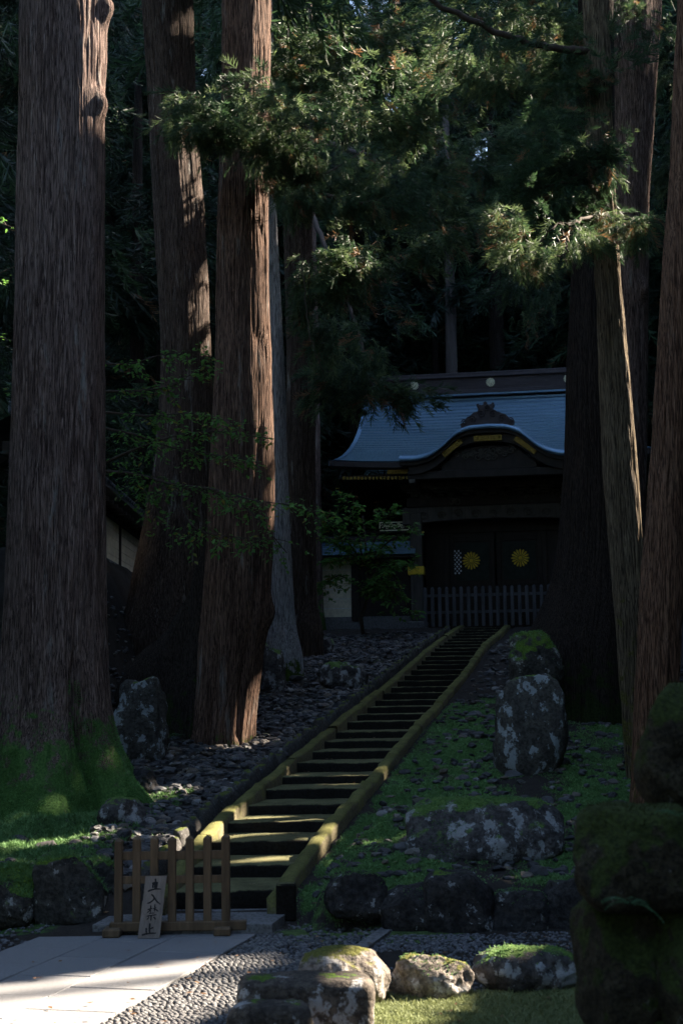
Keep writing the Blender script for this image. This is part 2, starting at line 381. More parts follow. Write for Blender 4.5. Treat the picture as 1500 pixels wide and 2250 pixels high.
M['board'] = simple('sign_wood', (0.20, 0.165, 0.138), 0.75, 0, 0.3, 14, 0.4, (1, 1, 0.07), 0.004)
M['ink'] = simple('ink', (0.012, 0.011, 0.011), 0.6, 0, 0.2)
M['timber'] = simple('timber', (0.026, 0.020, 0.016), 0.65, 0, 0.4, 6, 0.3, (1, 1, 0.3))
M['timber_pale'] = simple('timber_pale', (0.085, 0.075, 0.066), 0.75, 0, 0.4, 10, 0.4, (1, 1, 0.1))
M['timber_green'] = simple('timber_green', (0.018, 0.026, 0.021), 0.7, 0, 0.4, 5, 0.5)
M['carving'] = simple('carving', (0.075, 0.066, 0.054), 0.7, 0, 0.5, 8, 0.6)
M['gold'] = simple('gold', (1.0, 0.62, 0.06), 0.45, 0.0, 0.25, 16, 0.3, bd=0.004)
M['gold_pale'] = simple('gold_pale', (1.0, 0.90, 0.60), 0.4, 0.0, 0.15, 16, 0.1, bd=0.003)
M['white'] = simple('white_line_backlight', (0.7, 0.72, 0.75), 0.6)  # wall lines; also paints the light behind the door lattice
M['plaster'] = simple('plaster', (0.72, 0.64, 0.46), 0.85, 0, 0.12, 2.5, 0.1)
def copper(name, c0, c1):
    n = NT(name); a = n.noise(2.2, 5, 0.65, n.vec((0.5, 1, 1))); b = n.noise(60, 2, 0.6, n.vec((1, 0.2, 0.2)))
    col = n.mix(a, c0, c1); col = n.mix(n.ramp(b, [(0.45, 0.0), (0.65, 0.4)]), col, tuple(x * 0.5 for x in c0))
    return n.done(col, n.ramp(a, [(0.3, 0.28), (0.7, 0.45)]), n.bump(b, 0.15, 0.01), 0.55, 0.5)
M['copper'] = copper('copper_roof', (0.09, 0.17, 0.25), (0.19, 0.31, 0.42))
M['ridge'] = simple('ridge_copper', (0.06, 0.05, 0.052), 0.55, 0.3, 0.3, 6, 0.2, (0.2, 1, 1))
M['tile'] = simple('roof_tile', (0.06, 0.065, 0.075), 0.5, 0, 0.4, 6, 0.3)
# ------------------------------------------------------------------ the flight of steps, measured
STL = [(385,1956),(427,1901),(464,1850.5),(499,1807),(544,1769.5),(584,1735),(620,1706),(653,1677),(687,1652),(713,1629),(740,1608),(762,1587),(784,1569),(805,1553),(823,1538),(841,1524),(857,1510),(872,1497),(887,1485),(901,1472.5),(913.5,1461),(925,1452),(935,1443),(946,1434),(956,1426),(965,1418.5),(975,1411.5),(984,1405),(993,1398.5),(1001,1392),(1009,1386.5),(1017,1381)]
STR = [(608,1953),(649,1898),(691,1848),(731,1804),(768,1765.5),(797,1730),(822,1701),(847,1672),(866,1647),(887,1625),(904,1604),(921,1584),(940,1567),(954,1551),(966,1536),(979,1521.5),(990,1508),(1002,1495),(1013,1482.5),(1023,1469.5),(1031,1458),(1036,1448.5),(1041,1439),(1048,1430),(1056,1421),(1065,1413),(1074,1406),(1082,1400),(1089,1394),(1096,1388),(1102,1382),(1108,1376.5)]
NST = len(STL)
SY = 14.4 + 0.93 * np.arange(NST)
SL = np.array([P(x, y, Y) for (x, y), Y in zip(STL, SY)]); SR = np.array([P(x, y, Y) for (x, y), Y in zip(STR, SY)])
SZ = (SL[:, 2] + SR[:, 2]) / 2
TOPZ = SZ[-1]
def stair_z(y): return np.interp(y, np.concatenate([[13.9], SY, [46, 53]]), np.concatenate([[0.0], SZ - 0.06, [TOPZ + 0.02, TOPZ + 0.15]]))
def stair_l(y): return np.interp(y, SY, SL[:, 0])
def stair_r(y): return np.interp(y, SY, SR[:, 0])

def ground_z(x, y, rough=True):
    x = np.asarray(x, float); y = np.asarray(y, float)
    s = stair_z(y)
    l = stair_l(y) - x; r = x - stair_r(y)
    z = s.copy() if hasattr(s, 'copy') else s
    # mound under the great trunk on the left, behind the mossy blocks
    front = 0.42 * sstep(14.15, 14.45, y) * sstep(0.55, 0.95, l)
    z = np.maximum(z, front + 0.38 * sstep(14.4, 19, y) * sstep(0.55, 1.1, l))
    # right bank, behind its retaining stones
    z = np.maximum(z, 0.34 * sstep(13.62, 13.9, y) * sstep(0.3, 0.5, r) + 0.42 * sstep(13.8, 17.5, y) * sstep(0.3, 0.6, r))
    z = z + 0.10 * sstep(15.5, 22, y) * sstep(0.3, 1.6, r)
    # slope up to the plaster wall on the left
    z = z + sstep(-3.1, -4.9, x) * np.clip(4.95 - s, 0, 9) * sstep(20.5, 27, y) * (1 - 0.2 * sstep(40, 44, y))
    # the wooded hillside; unseen side slopes raised to block sun and low sky
    z = z + 0.62 * np.clip(y - 54, 0, 60) + (0.40 + 0.65 * sstep(38, 52, y)) * np.clip(x - 9.0 - 0.05 * np.clip(y, 0, 60), 0, 40) + 0.30 * np.clip(-x - 9.0, 0, 40) * sstep(4, 24, y)
    # gutter beside the steps
    on = (y > 14.2) & (y < 44)
    gut = np.where(on & (l > -0.1) & (l < 0.55), sstep(0.16, 0.22, l) * (1 - sstep(0.36, 0.46, l)), 0)
    z = z - 0.10 * gut
    inst = np.where(on & (l < 0.1) & (r < 0.1), 1.0, 0.0)
    z = z - 0.35 * inst
    z = np.where(y < 13.4, z - 0.025, z)
    lawn = sstep(0.0, 0.25, x - (-0.55 + 0.36 * (11.0 - y))) * (1 - sstep(10.55, 10.75, y))
    z = z + 0.06 * lawn
    if rough:
        sh = np.broadcast(x, y).shape
        p = np.stack([np.broadcast_to(x, sh).ravel(), np.broadcast_to(y, sh).ravel(), np.zeros(int(np.prod(sh)) if sh else 1)], 1)
        nn = (0.075 * fbm(p * 1.1, 5, 4) + 0.03 * fbm(p * 5.0, 9, 3)).reshape(sh) if sh else 0.075 * fbm(p * 1.1, 5, 4)[0]
        nn = nn + (0.07 * fbm(p * 2.3, 15, 3)).reshape(sh) * sstep(0.7, 1.3, l) * sstep(14.4, 15, y) * sstep(21, 18, y) if sh else nn
        amp = np.where(y < 13.5, 0.18, 1.0) * np.where((l < 0.5) & (r < 0.3) & (y < 45), 0.25, 1.0)
        z = z + nn * amp
    return z
def gz(x, y): return float(ground_z(np.array([x]), np.array([y]))[0])
def ground_hit(px, py, y0=9.0, y1=44.0):
    Y = np.linspace(y0, y1, 400); pts = np.array([P(px, py, t) for t in Y])
    d = pts[:, 2] - ground_z(pts[:, 0], pts[:, 1]); k = np.where(d < 0)[0]
    return float(Y[k[0]]) if len(k) else y1

def axis(segs):
    out = []
    for a, b, n in segs: out.append(np.linspace(a, b, n, endpoint=False))
    return np.concatenate(out + [[segs[-1][1]]])
gx = axis([(-90, -12, 26), (-12, -6.5, 30), (-6.5, 7.5, 230), (7.5, 14, 30), (14, 90, 26)])
gy = axis([(-60, 6, 22), (6, 9, 20), (9, 34, 330), (34, 47, 90), (47, 60, 26), (60, 140, 30)])
GX, GY = np.meshgrid(gx, gy)
GZ = ground_z(GX, GY)
nx, ny = len(gx), len(gy)
ii = (np.arange(ny - 1)[:, None] * nx + np.arange(nx - 1)[None, :]).ravel()
GF = np.stack([ii, ii + 1, ii + nx + 1, ii + nx], 1)
ground = mobj('ground', np.stack([GX, GY, GZ], 2), GF, M['ground'])
tag(ground, 'mossy stony forest floor rising on both sides of the steps', kind='structure')
def moss_at(x, y):
    x = np.asarray(x, float); y = np.asarray(y, float)
    p = np.stack([x.ravel(), y.ravel(), 0 * x.ravel()], 1)
    n1 = fbm(p * 0.9, 31, 4).reshape(x.shape); n2 = fbm(p * 3.0, 37, 3).reshape(x.shape)
    l = stair_l(y) - x; r = x - stair_r(y)
    m = 0.10 + 0.25 * n1
    m = np.maximum(m, sstep(0.75, 1.1, l) * sstep(19.5, 18.0, y) * (0.72 + 0.35 * n1))          # mound
    m = np.maximum(m, sstep(0.12, 0.3, r) * sstep(2.3, 1.1, r + 0.6 * n1) * sstep(30, 24, y) * sstep(13.5, 14, y) * (0.78 + 0.5 * n2))
    m = np.maximum(m, sstep(1.2, 1.6, r) * sstep(30, 26, y) * sstep(13.5, 14, y) * (0.38 + 0.6 * n1))
    lawn = sstep(0.0, 0.25, x - (-0.55 + 0.36 * (11.0 - y))) * (1 - sstep(10.6, 10.8, y))
    m = np.where(y < 13.5, np.maximum(0.1, lawn), m)
    rim = sstep(0.8, 0.0, np.abs(y - 13.25 + 0.25 * n1)) * sstep(-0.9, -0.4, x) * sstep(1.8, 0.4, x)
    m = np.maximum(m, rim * 0.85)
    return np.clip(m, 0, 1), np.clip(np.maximum(lawn, 0.45 * rim), 0, 1)
mo, ye = moss_at(GX, GY)
for nm, arr in (('moss', mo), ('yellow', ye)):
    at_ = ground.data.attributes.new(nm, 'FLOAT', 'POINT'); at_.data.foreach_set('value', arr.astype(np.float32).ravel())

# ------------------------------------------------------------------ paving in front
rng = np.random.default_rng(7)
def cell_lines(pa, pb): return G(*pa)[:2], G(*pb)[:2]
LN = [cell_lines((0, 2088), (160, 2030.7)), cell_lines((0, 2153.3), (290, 2034.7)), cell_lines((0, 2234.7), (400, 2054.7)), cell_lines((300, 2200), (600, 2032))]
RD = LN[3][1] - LN[3][0]; RD /= np.linalg.norm(RD)
RN = np.array([RD[1], -RD[0]])
offs = [0.0]
for k in (2, 1, 0): offs.append(float(np.dot((LN[k][0] + LN[k][1]) / 2 - LN[3][0], -RN)))
ORG = LN[3][0]
def lay(s, t): return ORG + RD * s - RN * t            # s along the path, t to the left of its right edge
paving = empty('stone_paving', (ORG[0], ORG[1], 0)); tag(paving, 'pale granite slab path leading to the steps', kind='structure')
send = float(np.dot(G(600, 2031)[:2] - ORG, RD))
def quad_slab(name, cs, z0, z1, mat, parent, gap=0.007):
    c = np.mean(cs, 0); cs = [c + (q - c) * (1 - gap / max(np.linalg.norm(q - c), 1e-3)) for q in cs]
    ch = [c + (q - c) * (1 - 0.008 / max(np.linalg.norm(q - c), 1e-3)) for q in cs]
    V = [(q[0], q[1], z0) for q in cs] + [(q[0], q[1], z1 - 0.006) for q in cs] + [(q[0], q[1], z1) for q in ch]
    F = [(0, 1, 5, 4), (1, 2, 6, 5), (2, 3, 7, 6), (3, 0, 4, 7), (4, 5, 9, 8), (5, 6, 10, 9), (6, 7, 11, 10), (7, 4, 8, 11), (8, 9, 10, 11), (3, 2, 1, 0)]
    V = np.array(V)
    if parent is not None: V = V - np.array(parent.location)
    return mobj(name, V, np.array(F), mat, parent, smooth=False)
for c in range(3):
    st = 0.75; s = send - 0.02 - (0.36 if c == 1 else 0.0); e = send + 0.06
    while e > -4.5:
        cs = [lay(max(s, -9), offs[c]), lay(e, offs[c]), lay(e, offs[c + 1]), lay(max(s, -9), offs[c + 1])]
        if e - s > 0.03: quad_slab('paving_slab', cs, -0.12, 0.0 + rng.uniform(-0.003, 0.003), M['granite'], paving)
        e = s; s = e - st * rng.uniform(0.97, 1.03)
quad_bed = [lay(-6, -0.01), lay(send + 0.05, -0.01), lay(send + 0.05, offs[3] + 0.01), lay(-6, offs[3] + 0.01)]
# strip that bounds the pebble paving on the right
strip = empty('kerb_strip', (0, 0, 0)); tag(strip, 'narrow granite strip ending the pebble paving on its right', kind='structure')
a0, a1 = G(746, 2102)[:2], G(856, 2027)[:2]; dd = (a1 - a0) / np.linalg.norm(a1 - a0); nn_ = np.array([dd[1], -dd[0]]) * 0.13
for k in range(3):
    L = np.linalg.norm(a1 - a0); q0 = a1 - dd * (L * 0.52 * k); q1 = a1 - dd * (L * 0.52 * (k + 1))
    quad_slab('strip_stone', [q1 + nn_, q0 + nn_, q0, q1], -0.1, 0.012, M['slab'], strip, 0.005)
# pebbles set close together
ico = bmesh.new(); bmesh.ops.create_icosphere(ico, subdivisions=1, radius=1.0)
ICO1 = (np.array([v.co[:] for v in ico.verts]), np.array([[v.index for v in f.verts] for f in ico.faces])); ico.free()
def icoN(n):
    b = bmesh.new(); bmesh.ops.create_icosphere(b, subdivisions=n, radius=1.0)
    r = (np.array([v.co[:] for v in b.verts]), np.array([[v.index for v in f.verts] for f in b.faces])); b.free(); return r
ICO3, ICO2, ICO4 = icoN(3), icoN(2), icoN(5)
def scatter(base, pos, scl, ang, tilt=None):
    """copies of a base mesh: pos (n,3), scl (n,3), ang (n)"""
    V, F = base; n = len(pos)
    W = V[None] * scl[:, None, :]
    if tilt is not None:
        c, s = np.cos(tilt)[:, None], np.sin(tilt)[:, None]; y = W[..., 1] * c - W[..., 2] * s; z = W[..., 1] * s + W[..., 2] * c; W = np.stack([W[..., 0], y, z], 2)
    c, s = np.cos(ang)[:, None], np.sin(ang)[:, None]
    W = np.stack([W[..., 0] * c - W[..., 1] * s, W[..., 0] * s + W[..., 1] * c, W[..., 2]], 2) + pos[:, None, :]
    return W.reshape(-1, 3), (F[None] + (np.arange(n) * len(V))[:, None, None]).reshape(-1, F.shape[1])
pts = []
s = -4.5
while s < send + 0.25:
    wid = 1.75
    t = -0.03 - rng.uniform(0, 0.05)
    while t > -wid:
        q = lay(s + rng.uniform(-0.012, 0.012), t); d_ = np.dot(q - a0, [dd[1], -dd[0]])
        if d_ < -0.02 and q[1] > 7.5 and not (q[1] > 12.4 and q[0] > -0.6 and rng.random() < 0.75): pts.append((q[0], q[1]))
        t -= rng.uniform(0.038, 0.062)
    s += 0.036
pts = np.array(pts); n = len(pts)
half = (ICO1[0] * [1, 1, 1], ICO1[1])
V, F = scatter(half, np.column_stack([pts, np.full(n, -0.012)]), np.column_stack([rng.uniform(0.020, 0.031, n), rng.uniform(0.013, 0.020, n), rng.uniform(0.014, 0.021, n)]), np.arctan2(-RN[1], -RN[0]) + rng.uniform(-0.5, 0.5, n))
tag(mobj('pebble_paving', V, F, M['pebble']), 'close-set grey pebbles paving the strip beside the slab path', kind='stuff')
# mortar under the pebbles and gravel
bed = [lay(-5, 0.0), lay(send + 0.3, 0.0), lay(send + 0.3, -1.8), lay(-5, -1.8)]
# dark gravel: right of the strip and left of the path
gp = []
for _ in range(5200):
    x, y = rng.uniform(-0.4, 4.2), rng.uniform(10.7, 13.36)
    if np.dot(np.array([x, y]) - a0, [dd[1], -dd[0]]) > 0.45 + 0.35 * rng.random(): gp.append((x, y, 0.0))
for _ in range(1800):
    q = lay(rng.uniform(-3, send + 0.4), offs[3] + rng.uniform(0.02, 1.1)); gp.append((q[0], q[1], 0))
for _ in range(1300):
    gp.append((rng.uniform(-0.9, 1.2), rng.uniform(12.5, 13.36), 0))
gp = np.array(gp); n = len(gp); gp[:, 2] = ground_z(gp[:, 0], gp[:, 1]) + 0.006
V, F = scatter(ICO1, gp, np.column_stack([rng.uniform(0.012, 0.028, n), rng.uniform(0.010, 0.020, n), rng.uniform(0.008, 0.014, n)]), rng.uniform(0, 6.3, n))
tag(mobj('gravel', V, F, M['gravel']), 'dark grey gravel beside the paving', kind='stuff')

# ------------------------------------------------------------------ steps and kerbs
stairs = empty('stone_steps', (SL[0, 0], SY[0], 0)); tag(stairs, 'long straight flight of mossy stone steps climbing to the gate', kind='structure')
O = np.array(stairs.location)
def bumpy_box(x0, x1, y0, y1, z0, z1, nxx, amp, seed, xs0=None, xs1=None):
    """a worn step: x runs between given left/right ends at the front and the back"""
    xs0 = xs0 if xs0 is not None else (x0, x1); xs1 = xs1 if xs1 is not None else (x0, x1)
    prof = [(y0, z0), (y0, z1 - 0.03), (y0 + 0.008, z1 - 0.008), (y0 + 0.03, z1), (y0 + 0.25 * (y1 - y0), z1 - 0.004), (y0 + 0.6 * (y1 - y0), z1 - 0.002), (y1, z1)]
    V = []; K = len(prof)
    for i in range(nxx + 1):
        t = i / nxx
        for (y, z) in prof:
            q = (y - y0) / (y1 - y0); a = xs0[0] + (xs1[0] - xs0[0]) * q; b = xs0[1] + (xs1[1] - xs0[1]) * q
            V.append((a + (b - a) * t, y, z))
    V = np.array(V); d = fbm(V * [5, 5, 9], seed, 3); V[:, 2] += amp * d * (V[:, 2] > z0 + 0.02); V[:, 1] += amp * 0.6 * vnoise(V * 7, seed + 3)
    F = [(i * K + j, (i + 1) * K + j, (i + 1) * K + j + 1, i * K + j + 1) for i in range(nxx) for j in range(K - 1)]
    return V, np.array(F)
for i in range(NST):
    y0 = SY[i]; y1 = SY[i + 1] + 0.03 if i + 1 < NST else SY[i] + 1.3
    j = min(i + 1, NST - 1)
    zb = (SZ[i - 1] if i else 0.05) - 0.05
    V, F = bumpy_box(0, 0, y0, y1, zb, SZ[i] + rng.uniform(-0.008, 0.008), 18, 0.007, 100 + i, (SL[i, 0] - 0.06, SR[i, 0] + 0.06), (SL[j, 0] - 0.06, SR[j, 0] + 0.06))
    mobj('step', V - O, F, M['step'], stairs)
def kerb(side, xs, name):
    w_ = 0.165; drop = 0.34
    ys = np.concatenate([[SY[0] - 0.42], SY, [SY[-1] + 0.5]]); zt = np.concatenate([[SZ[0] - 0.02], SZ + 0.07, [SZ[-1] + 0.08]])
    x_ = np.concatenate([[xs[0] - 0.42 * (xs[1] - xs[0]) / 0.93], xs, [xs[-1] + 0.45 * (xs[-1] - xs[-2]) / 0.93]])
    cut = [0, 3, 6, 8, 11, 14, 16, 19, 22, 25, 28, 31, 33]
    for a, b in zip(cut[:-1], cut[1:]):
        t = np.linspace(ys[a] + 0.006, ys[b] - 0.006, (b - a) * 4 + 1)
        xi = np.interp(t, ys, x_); zi = np.interp(t, ys, zt); sgn = -1 if side == 'l' else 1
        prof = [(0, -drop), (0, -0.025), (0.02, 0), (w_ * 0.5, 0.006), (w_ - 0.025, 0), (w_, -0.03), (w_, -drop)]
        V = np.array([(xi[k] + sgn * p, t[k], zi[k] + q) for k in range(len(t)) for p, q in prof]); K = len(prof)
        V += 0.015 * np.stack([fbm(V * 5, 300 + a, 4, 0.6), 0 * V[:, 0], fbm(V * 5, 310 + a, 4, 0.6)], 1) + rng.uniform(-0.014, 0.014, 3) * [1, 0, 1]
        F4 = [(k * K + j, (k + 1) * K + j, (k + 1) * K + j + 1, k * K + j + 1) for k in range(len(t) - 1) for j in range(K - 1)]
        m = len(t) - 1
        F4 = np.array(F4) if side == 'r' else np.array(F4)[:, ::-1]
        Fc = np.array([[0, 1, 2, 3], [0, 3, 4, 5], [m * K, m * K + 1, m * K + 2, m * K + 3], [m * K, m * K + 3, m * K + 4, m * K + 5]])
        Fd = np.array([[0, 5, 6], [m * K, m * K + 5, m * K + 6]])
        mobj('kerb_stone', V - O, [F4, Fc, Fd], M['kerb'], stairs)
kerb('l', SL[:, 0], 'kerb'); kerb('r', SR[:, 0], 'kerb')
# end block of the right kerb
mb = MB(); q = P(629, 1975, 14.05); mb.box((q[0] - 0.095, 13.95, 0.02), (q[0] + 0.095, 14.12, 0.37), bev=0.015)
eb = mb.build('end_block', M['step'], stairs); eb.data.transform(Matrix.Translation(-Vector(O)))
# landing slab below the first step
lp = empty('landing_slab', (0, 0, 0)); tag(lp, 'low stone landing slab at the foot of the steps under the barrier', kind='structure')
f0, f1 = P(203, 2022, 13.5), P(598, 2026, 13.4); b1 = P(645, 1982, 14.35); b0 = P(262, 1978, 14.35)
xsplit = [0.0, 0.36, 0.72, 1.0]
for a, b in zip(xsplit[:-1], xsplit[1:]):
    fa, fb = f0 + (f1 - f0) * a, f0 + (f1 - f0) * b; ba, bb = b0 + (b1 - b0) * a, b0 + (b1 - b0) * b
    quad_slab('slab', [fa[:2], fb[:2], bb[:2], ba[:2]], -0.05, 0.09, M['slab'], lp, 0.004)

# ------------------------------------------------------------------ rocks
def fuzz(V, F, parent, mat, n, h, wd, thr, seed, wup=1.0, fn=None, off=None):
    """short moss standing on the upward faces of a mesh"""
    r = np.random.default_rng(seed + 900); T = F if F.shape[1] == 3 else np.concatenate([F[:, :3], F[:, [0, 2, 3]]])
    a, b, c = V[T[:, 0]], V[T[:, 1]], V[T[:, 2]]; nr = np.cross(b - a, c - a); ar = np.linalg.norm(nr, axis=1) + 1e-12; nr = nr / ar[:, None]
    k = r.choice(len(T), n, p=ar / ar.sum()); u, v = r.random(n), r.random(n); f = u + v > 1; u[f], v[f] = 1 - u[f], 1 - v[f]
    p = a[k] + (b - a)[k] * u[:, None] + (c - a)[k] * v[:, None]; m = nr[k]
    val = m[:, 2] * wup + 0.45 * fbm(p * 2.6 + seed, seed, 3) if fn is None else fn(p, m)
    s = val > thr; p, m = p[s], m[s]; n = len(p)
    if n == 0: return
    ang = r.uniform(0, 6.3, n); t = np.stack([np.cos(ang), np.sin(ang), 0 * ang], 1) * (wd * r.uniform(.6, 1.3, n))[:, None]
    tip = p + (m * 0.7 + r.normal(0, .45, (n, 3)) + [0, 0, 0.25]) * (h * r.lognormal(0, .35, n))[:, None]
    W = np.stack([p - t - m * .004, p + t - m * .004, tip], 1).reshape(-1, 3)
    o = mobj('moss', W, np.arange(3 * n).reshape(-1, 3), mat, parent, smooth=False); o['kind'] = 'stuff'; return o
def rock_mesh(w_, d_, h_, seed, boxy=3.0, rough=0.16, cuts=5, base=ICO4, sink=0.15, topflat=0.0):
    r = np.random.default_rng(seed); V, F = base; V = V.copy()
    V = V / (np.abs(V) ** boxy).sum(1)[:, None] ** (1 / boxy)
    for _ in range(cuts):
        nrm = r.normal(size=3); nrm[2] = abs(nrm[2]) * 0.7; nrm /= np.linalg.norm(nrm); lim = r.uniform(0.72, 0.98)
        ex = V @ nrm - lim; V = V - np.outer(np.clip(ex, 0, None) * 0.88, nrm)
    p = V * [w_, d_, h_] / max(w_, d_, h_) * 1.7 + seed * 3.1
    nn2 = fbm(p, seed, 5, 0.52); rid = 1 - np.abs(fbm(p * 1.8 + 9, seed + 3, 4)); fine = fbm(p * 7, seed + 5, 3)
    U = V / np.linalg.norm(V, axis=1)[:, None]
    V = V + U * (rough * nn2 + rough * 0.5 * (rid - 0.6) + rough * 0.11 * fine)[:, None]
    lo, hi = V.min(0), V.max(0); V = (V - lo) / (hi - lo)
    V = (V - [0.5, 0.5, 0]) * [w_, d_, h_ * (1 + sink)]; V[:, 2] -= h_ * sink
    return V, F
def rock(x0, y0, x1, y1, label, mat, seed, dep=0.8, boxy=3.0, rough=0.16, cuts=5, Y=None, name='boulder', group=None, lean=0.0, sink=0.15, cat='rock', base=ICO4, fuzzy=0):
    cx = (x0 + x1) / 2
    if Y is None: Y = ground_hit(cx, y1 - 4)
    s = PXM(Y); w_ = (x1 - x0) / s; h_ = (y1 - y0) / s; d_ = w_ * dep
    b = P(cx, y1, Y); sc = (Y + d_ / 2) / Y
    V, F = rock_mesh(w_ * (1 + 0.25 * (sc - 1)), d_, h_, seed, boxy, rough, cuts, base=base, sink=sink)
    V[:, 0] += lean * V[:, 2]
    o = mobj(name, V, F, mat); o.location = (b[0] * (1 + (d_ / 2) / Y * 0.5), Y + d_ / 2, b[2])
    tag(o, label, cat, group)
    if fuzzy: fuzz(V, F, o, M['moss'], fuzzy, 0.016 if mat is M['rock_mossy'] else 0.009, 0.009, 0.42 if mat is M['rock_mossy'] else 0.62, seed)
    return o
rock(245, 1488, 370, 1678, 'tall upright boulder with white lichen patches between the two biggest left trunks', M['rock_tall'], 11, 0.8, 3.4, 0.13, 5, lean=-0.02)
rock(208, 1755, 318, 1822, 'small rounded white-spotted rock at the mossy foot of the leftmost trunk', M['rock_pale'], 12, 0.8, 2.3, 0.14)
rock(72, 1888, 226, 2022, 'square mossy block with a green top beside the left end of the low barrier', M['rock_mossy'], 13, 0.7, 6.0, 0.07, 3, Y=13.85, fuzzy=16000)
rock(-60, 1912, 80, 2036, 'dark mossy block cut by the left edge of the photo', M['rock_mossy'], 14, 0.8, 5.0, 0.09, 4, Y=13.8, fuzzy=14000)
rock(176, 1890, 262, 1985, 'low mossy stone tucked behind the barrier at the slab end', M['rock_mossy'], 15, 0.9, 3.2, 0.14, 4, Y=14.35, fuzzy=7000)
rock(562, 1408, 628, 1528, 'grey cracked boulder leaning against the split red trunk', M['rock_pale'], 16, 1.1, 3.0, 0.15, 5)
rock(648, 1382, 712, 1440, 'grey rock at the foot of the dark trunk near the gate', M['rock_pale'], 17, 1.0, 3.0, 0.2, 6)
rock(700, 1398, 740, 1442, 'small grey rock right beside the rock under the dark trunk', M['rock_pale'], 18, 1.0, 2.6, 0.2, 5, base=ICO3)
rock(695, 1452, 810, 1520, 'low broad lichen-covered rock among the loose stones left of the steps', M['rock_pale'], 19, 0.8, 2.4, 0.16, 5)
rock(1118, 1384, 1242, 1500, 'dark boulder with a sunlit green mossy top near the gate', M['rock_mossy'], 20, 0.9, 4.0, 0.12, 5, Y=23.0, fuzzy=9000)
rock(1084, 1484, 1250, 1712, 'largest standing boulder right of the steps, blotched with white lichen', M['rock_tall'], 21, 0.75, 3.0, 0.10, 5, lean=0.05)
rock(895, 1764, 1244, 1902, 'long flat boulder with a moss cap and pale lichen face right of the steps', M['rock_pale'], 22, 0.6, 5.0, 0.12, 7, fuzzy=22000)
rock(712, 1922, 852, 2020, 'rounded retaining stone next to the right kerb end block', M['rock_dark'], 23, 0.6, 3.4, 0.13, Y=13.5, fuzzy=5000)
rock(832, 1952, 985, 2046, 'dark retaining stone in the middle of the low row right of the steps', M['rock_dark'], 24, 0.6, 5.5, 0.10, Y=13.45, fuzzy=5000)
rock(930, 1922, 1104, 2054, 'dark retaining stone with one pale lichen blotch on its left shoulder', M['rock_dark'], 25, 0.6, 5.5, 0.10, Y=13.4)
rock(1082, 1964, 1216, 2056, 'squat black retaining stone third from the mossy pillar', M['rock_dark'], 26, 0.6, 6.5, 0.09, Y=13.4, fuzzy=4000)
rock(1190, 1940, 1330, 2056, 'dark retaining stone half hidden by the mossy stone pillar', M['rock_dark'], 27, 0.6, 6.0, 0.10, Y=13.4)
rock(640, 2100, 858, 2232, 'large sunlit knobbly boulder in front of the pebble paving', M['rock_warm'], 28, 0.75, 2.1, 0.10, 3)
rock(858, 2110, 1042, 2204, 'ridged sunlit rock with a mossy left flank on the lawn edge', M['rock_warm'], 29, 0.6, 2.8, 0.16, 7, fuzzy=1500)
rock(1042, 2096, 1312, 2188, 'long low grey rock in shade beside the mossy pillar', M['rock_pale'], 30, 0.5, 2.5, 0.15, 6, fuzzy=2500)
rock(524, 2166, 822, 2290, 'flat-topped dark rock slab cut by the bottom edge of the photo', M['rock_slab'], 31, 0.55, 8.5, 0.06, 0, Y=9.35, sink=0.3)
rock(500, 2218, 690, 2330, 'lowest dark rock at the bottom edge in front of the flat slab', M['rock_slab'], 32, 0.6, 5.5, 0.08, 1, Y=8.95, sink=0.3)
rock(228, 1300, 286, 1350, 'white-lichened rock seen just right of the leftmost trunk', M['rock_pale'], 33, 0.9, 2.8, 0.16, 5, Y=29.5, base=ICO3)
rock(284, 1338, 330, 1375, 'small pale rock below the white-lichened rock by the leftmost trunk', M['rock_pale'], 34, 0.9, 2.6, 0.16, 5, Y=27.5, base=ICO3)
rock(1010, 1436, 1062, 1470, 'small grey rock just outside the upper right kerb', M['rock_pale'], 35, 0.9, 2.8, 0.2, 5, base=ICO3)
rock(262, 1690, 345, 1752, 'dark low rock under the split root of the leftmost trunk', M['rock_dark'], 36, 0.9, 3.0, 0.16, 5)

# mossy pillar of stacked blocks, near right
wall = empty('stacked_stone_pillar', P(1420, 2250, 6.6)); tag(wall, 'tall dark mossy pillar of stacked stones at the right edge', 'stone pillar')
WO = np.array(wall.location)
for (x0, y0, x1, y1, Y, sd, bx) in ((1283, 1784, 1580, 2020, 6.6, 41, 4.2), (1296, 1990, 1496, 2310, 6.68, 42, 3.6), (1472, 1996, 1660, 2320, 6.5, 43, 3.6), (1422, 1506, 1660, 1806, 6.9, 44, 4.0), (1330, 2270, 1640, 2560, 6.6, 45, 6.0)):
    s = PXM(Y); w_, h_ = (x1 - x0) / s, (y1 - y0) / s; b = P((x0 + x1) / 2, y1, Y)
    V, F = rock_mesh(w_, 0.55, h_, sd, bx, 0.085, 4, sink=0.0)
    bk = mobj('block', V + [b[0], Y + 0.27, b[2]] - WO, F, M['rock_wall'], wall)
    fuzz(V + [b[0], Y + 0.27, b[2]] - WO, F, bk, M['fuzz'], 5000, 0.010, 0.004, 0.0, sd, 0.3, lambda p, m, sd=sd: -0.15 + m[:, 2] * 0.5 + 0.7 * fbm(p * 3.5 + sd, sd, 3))

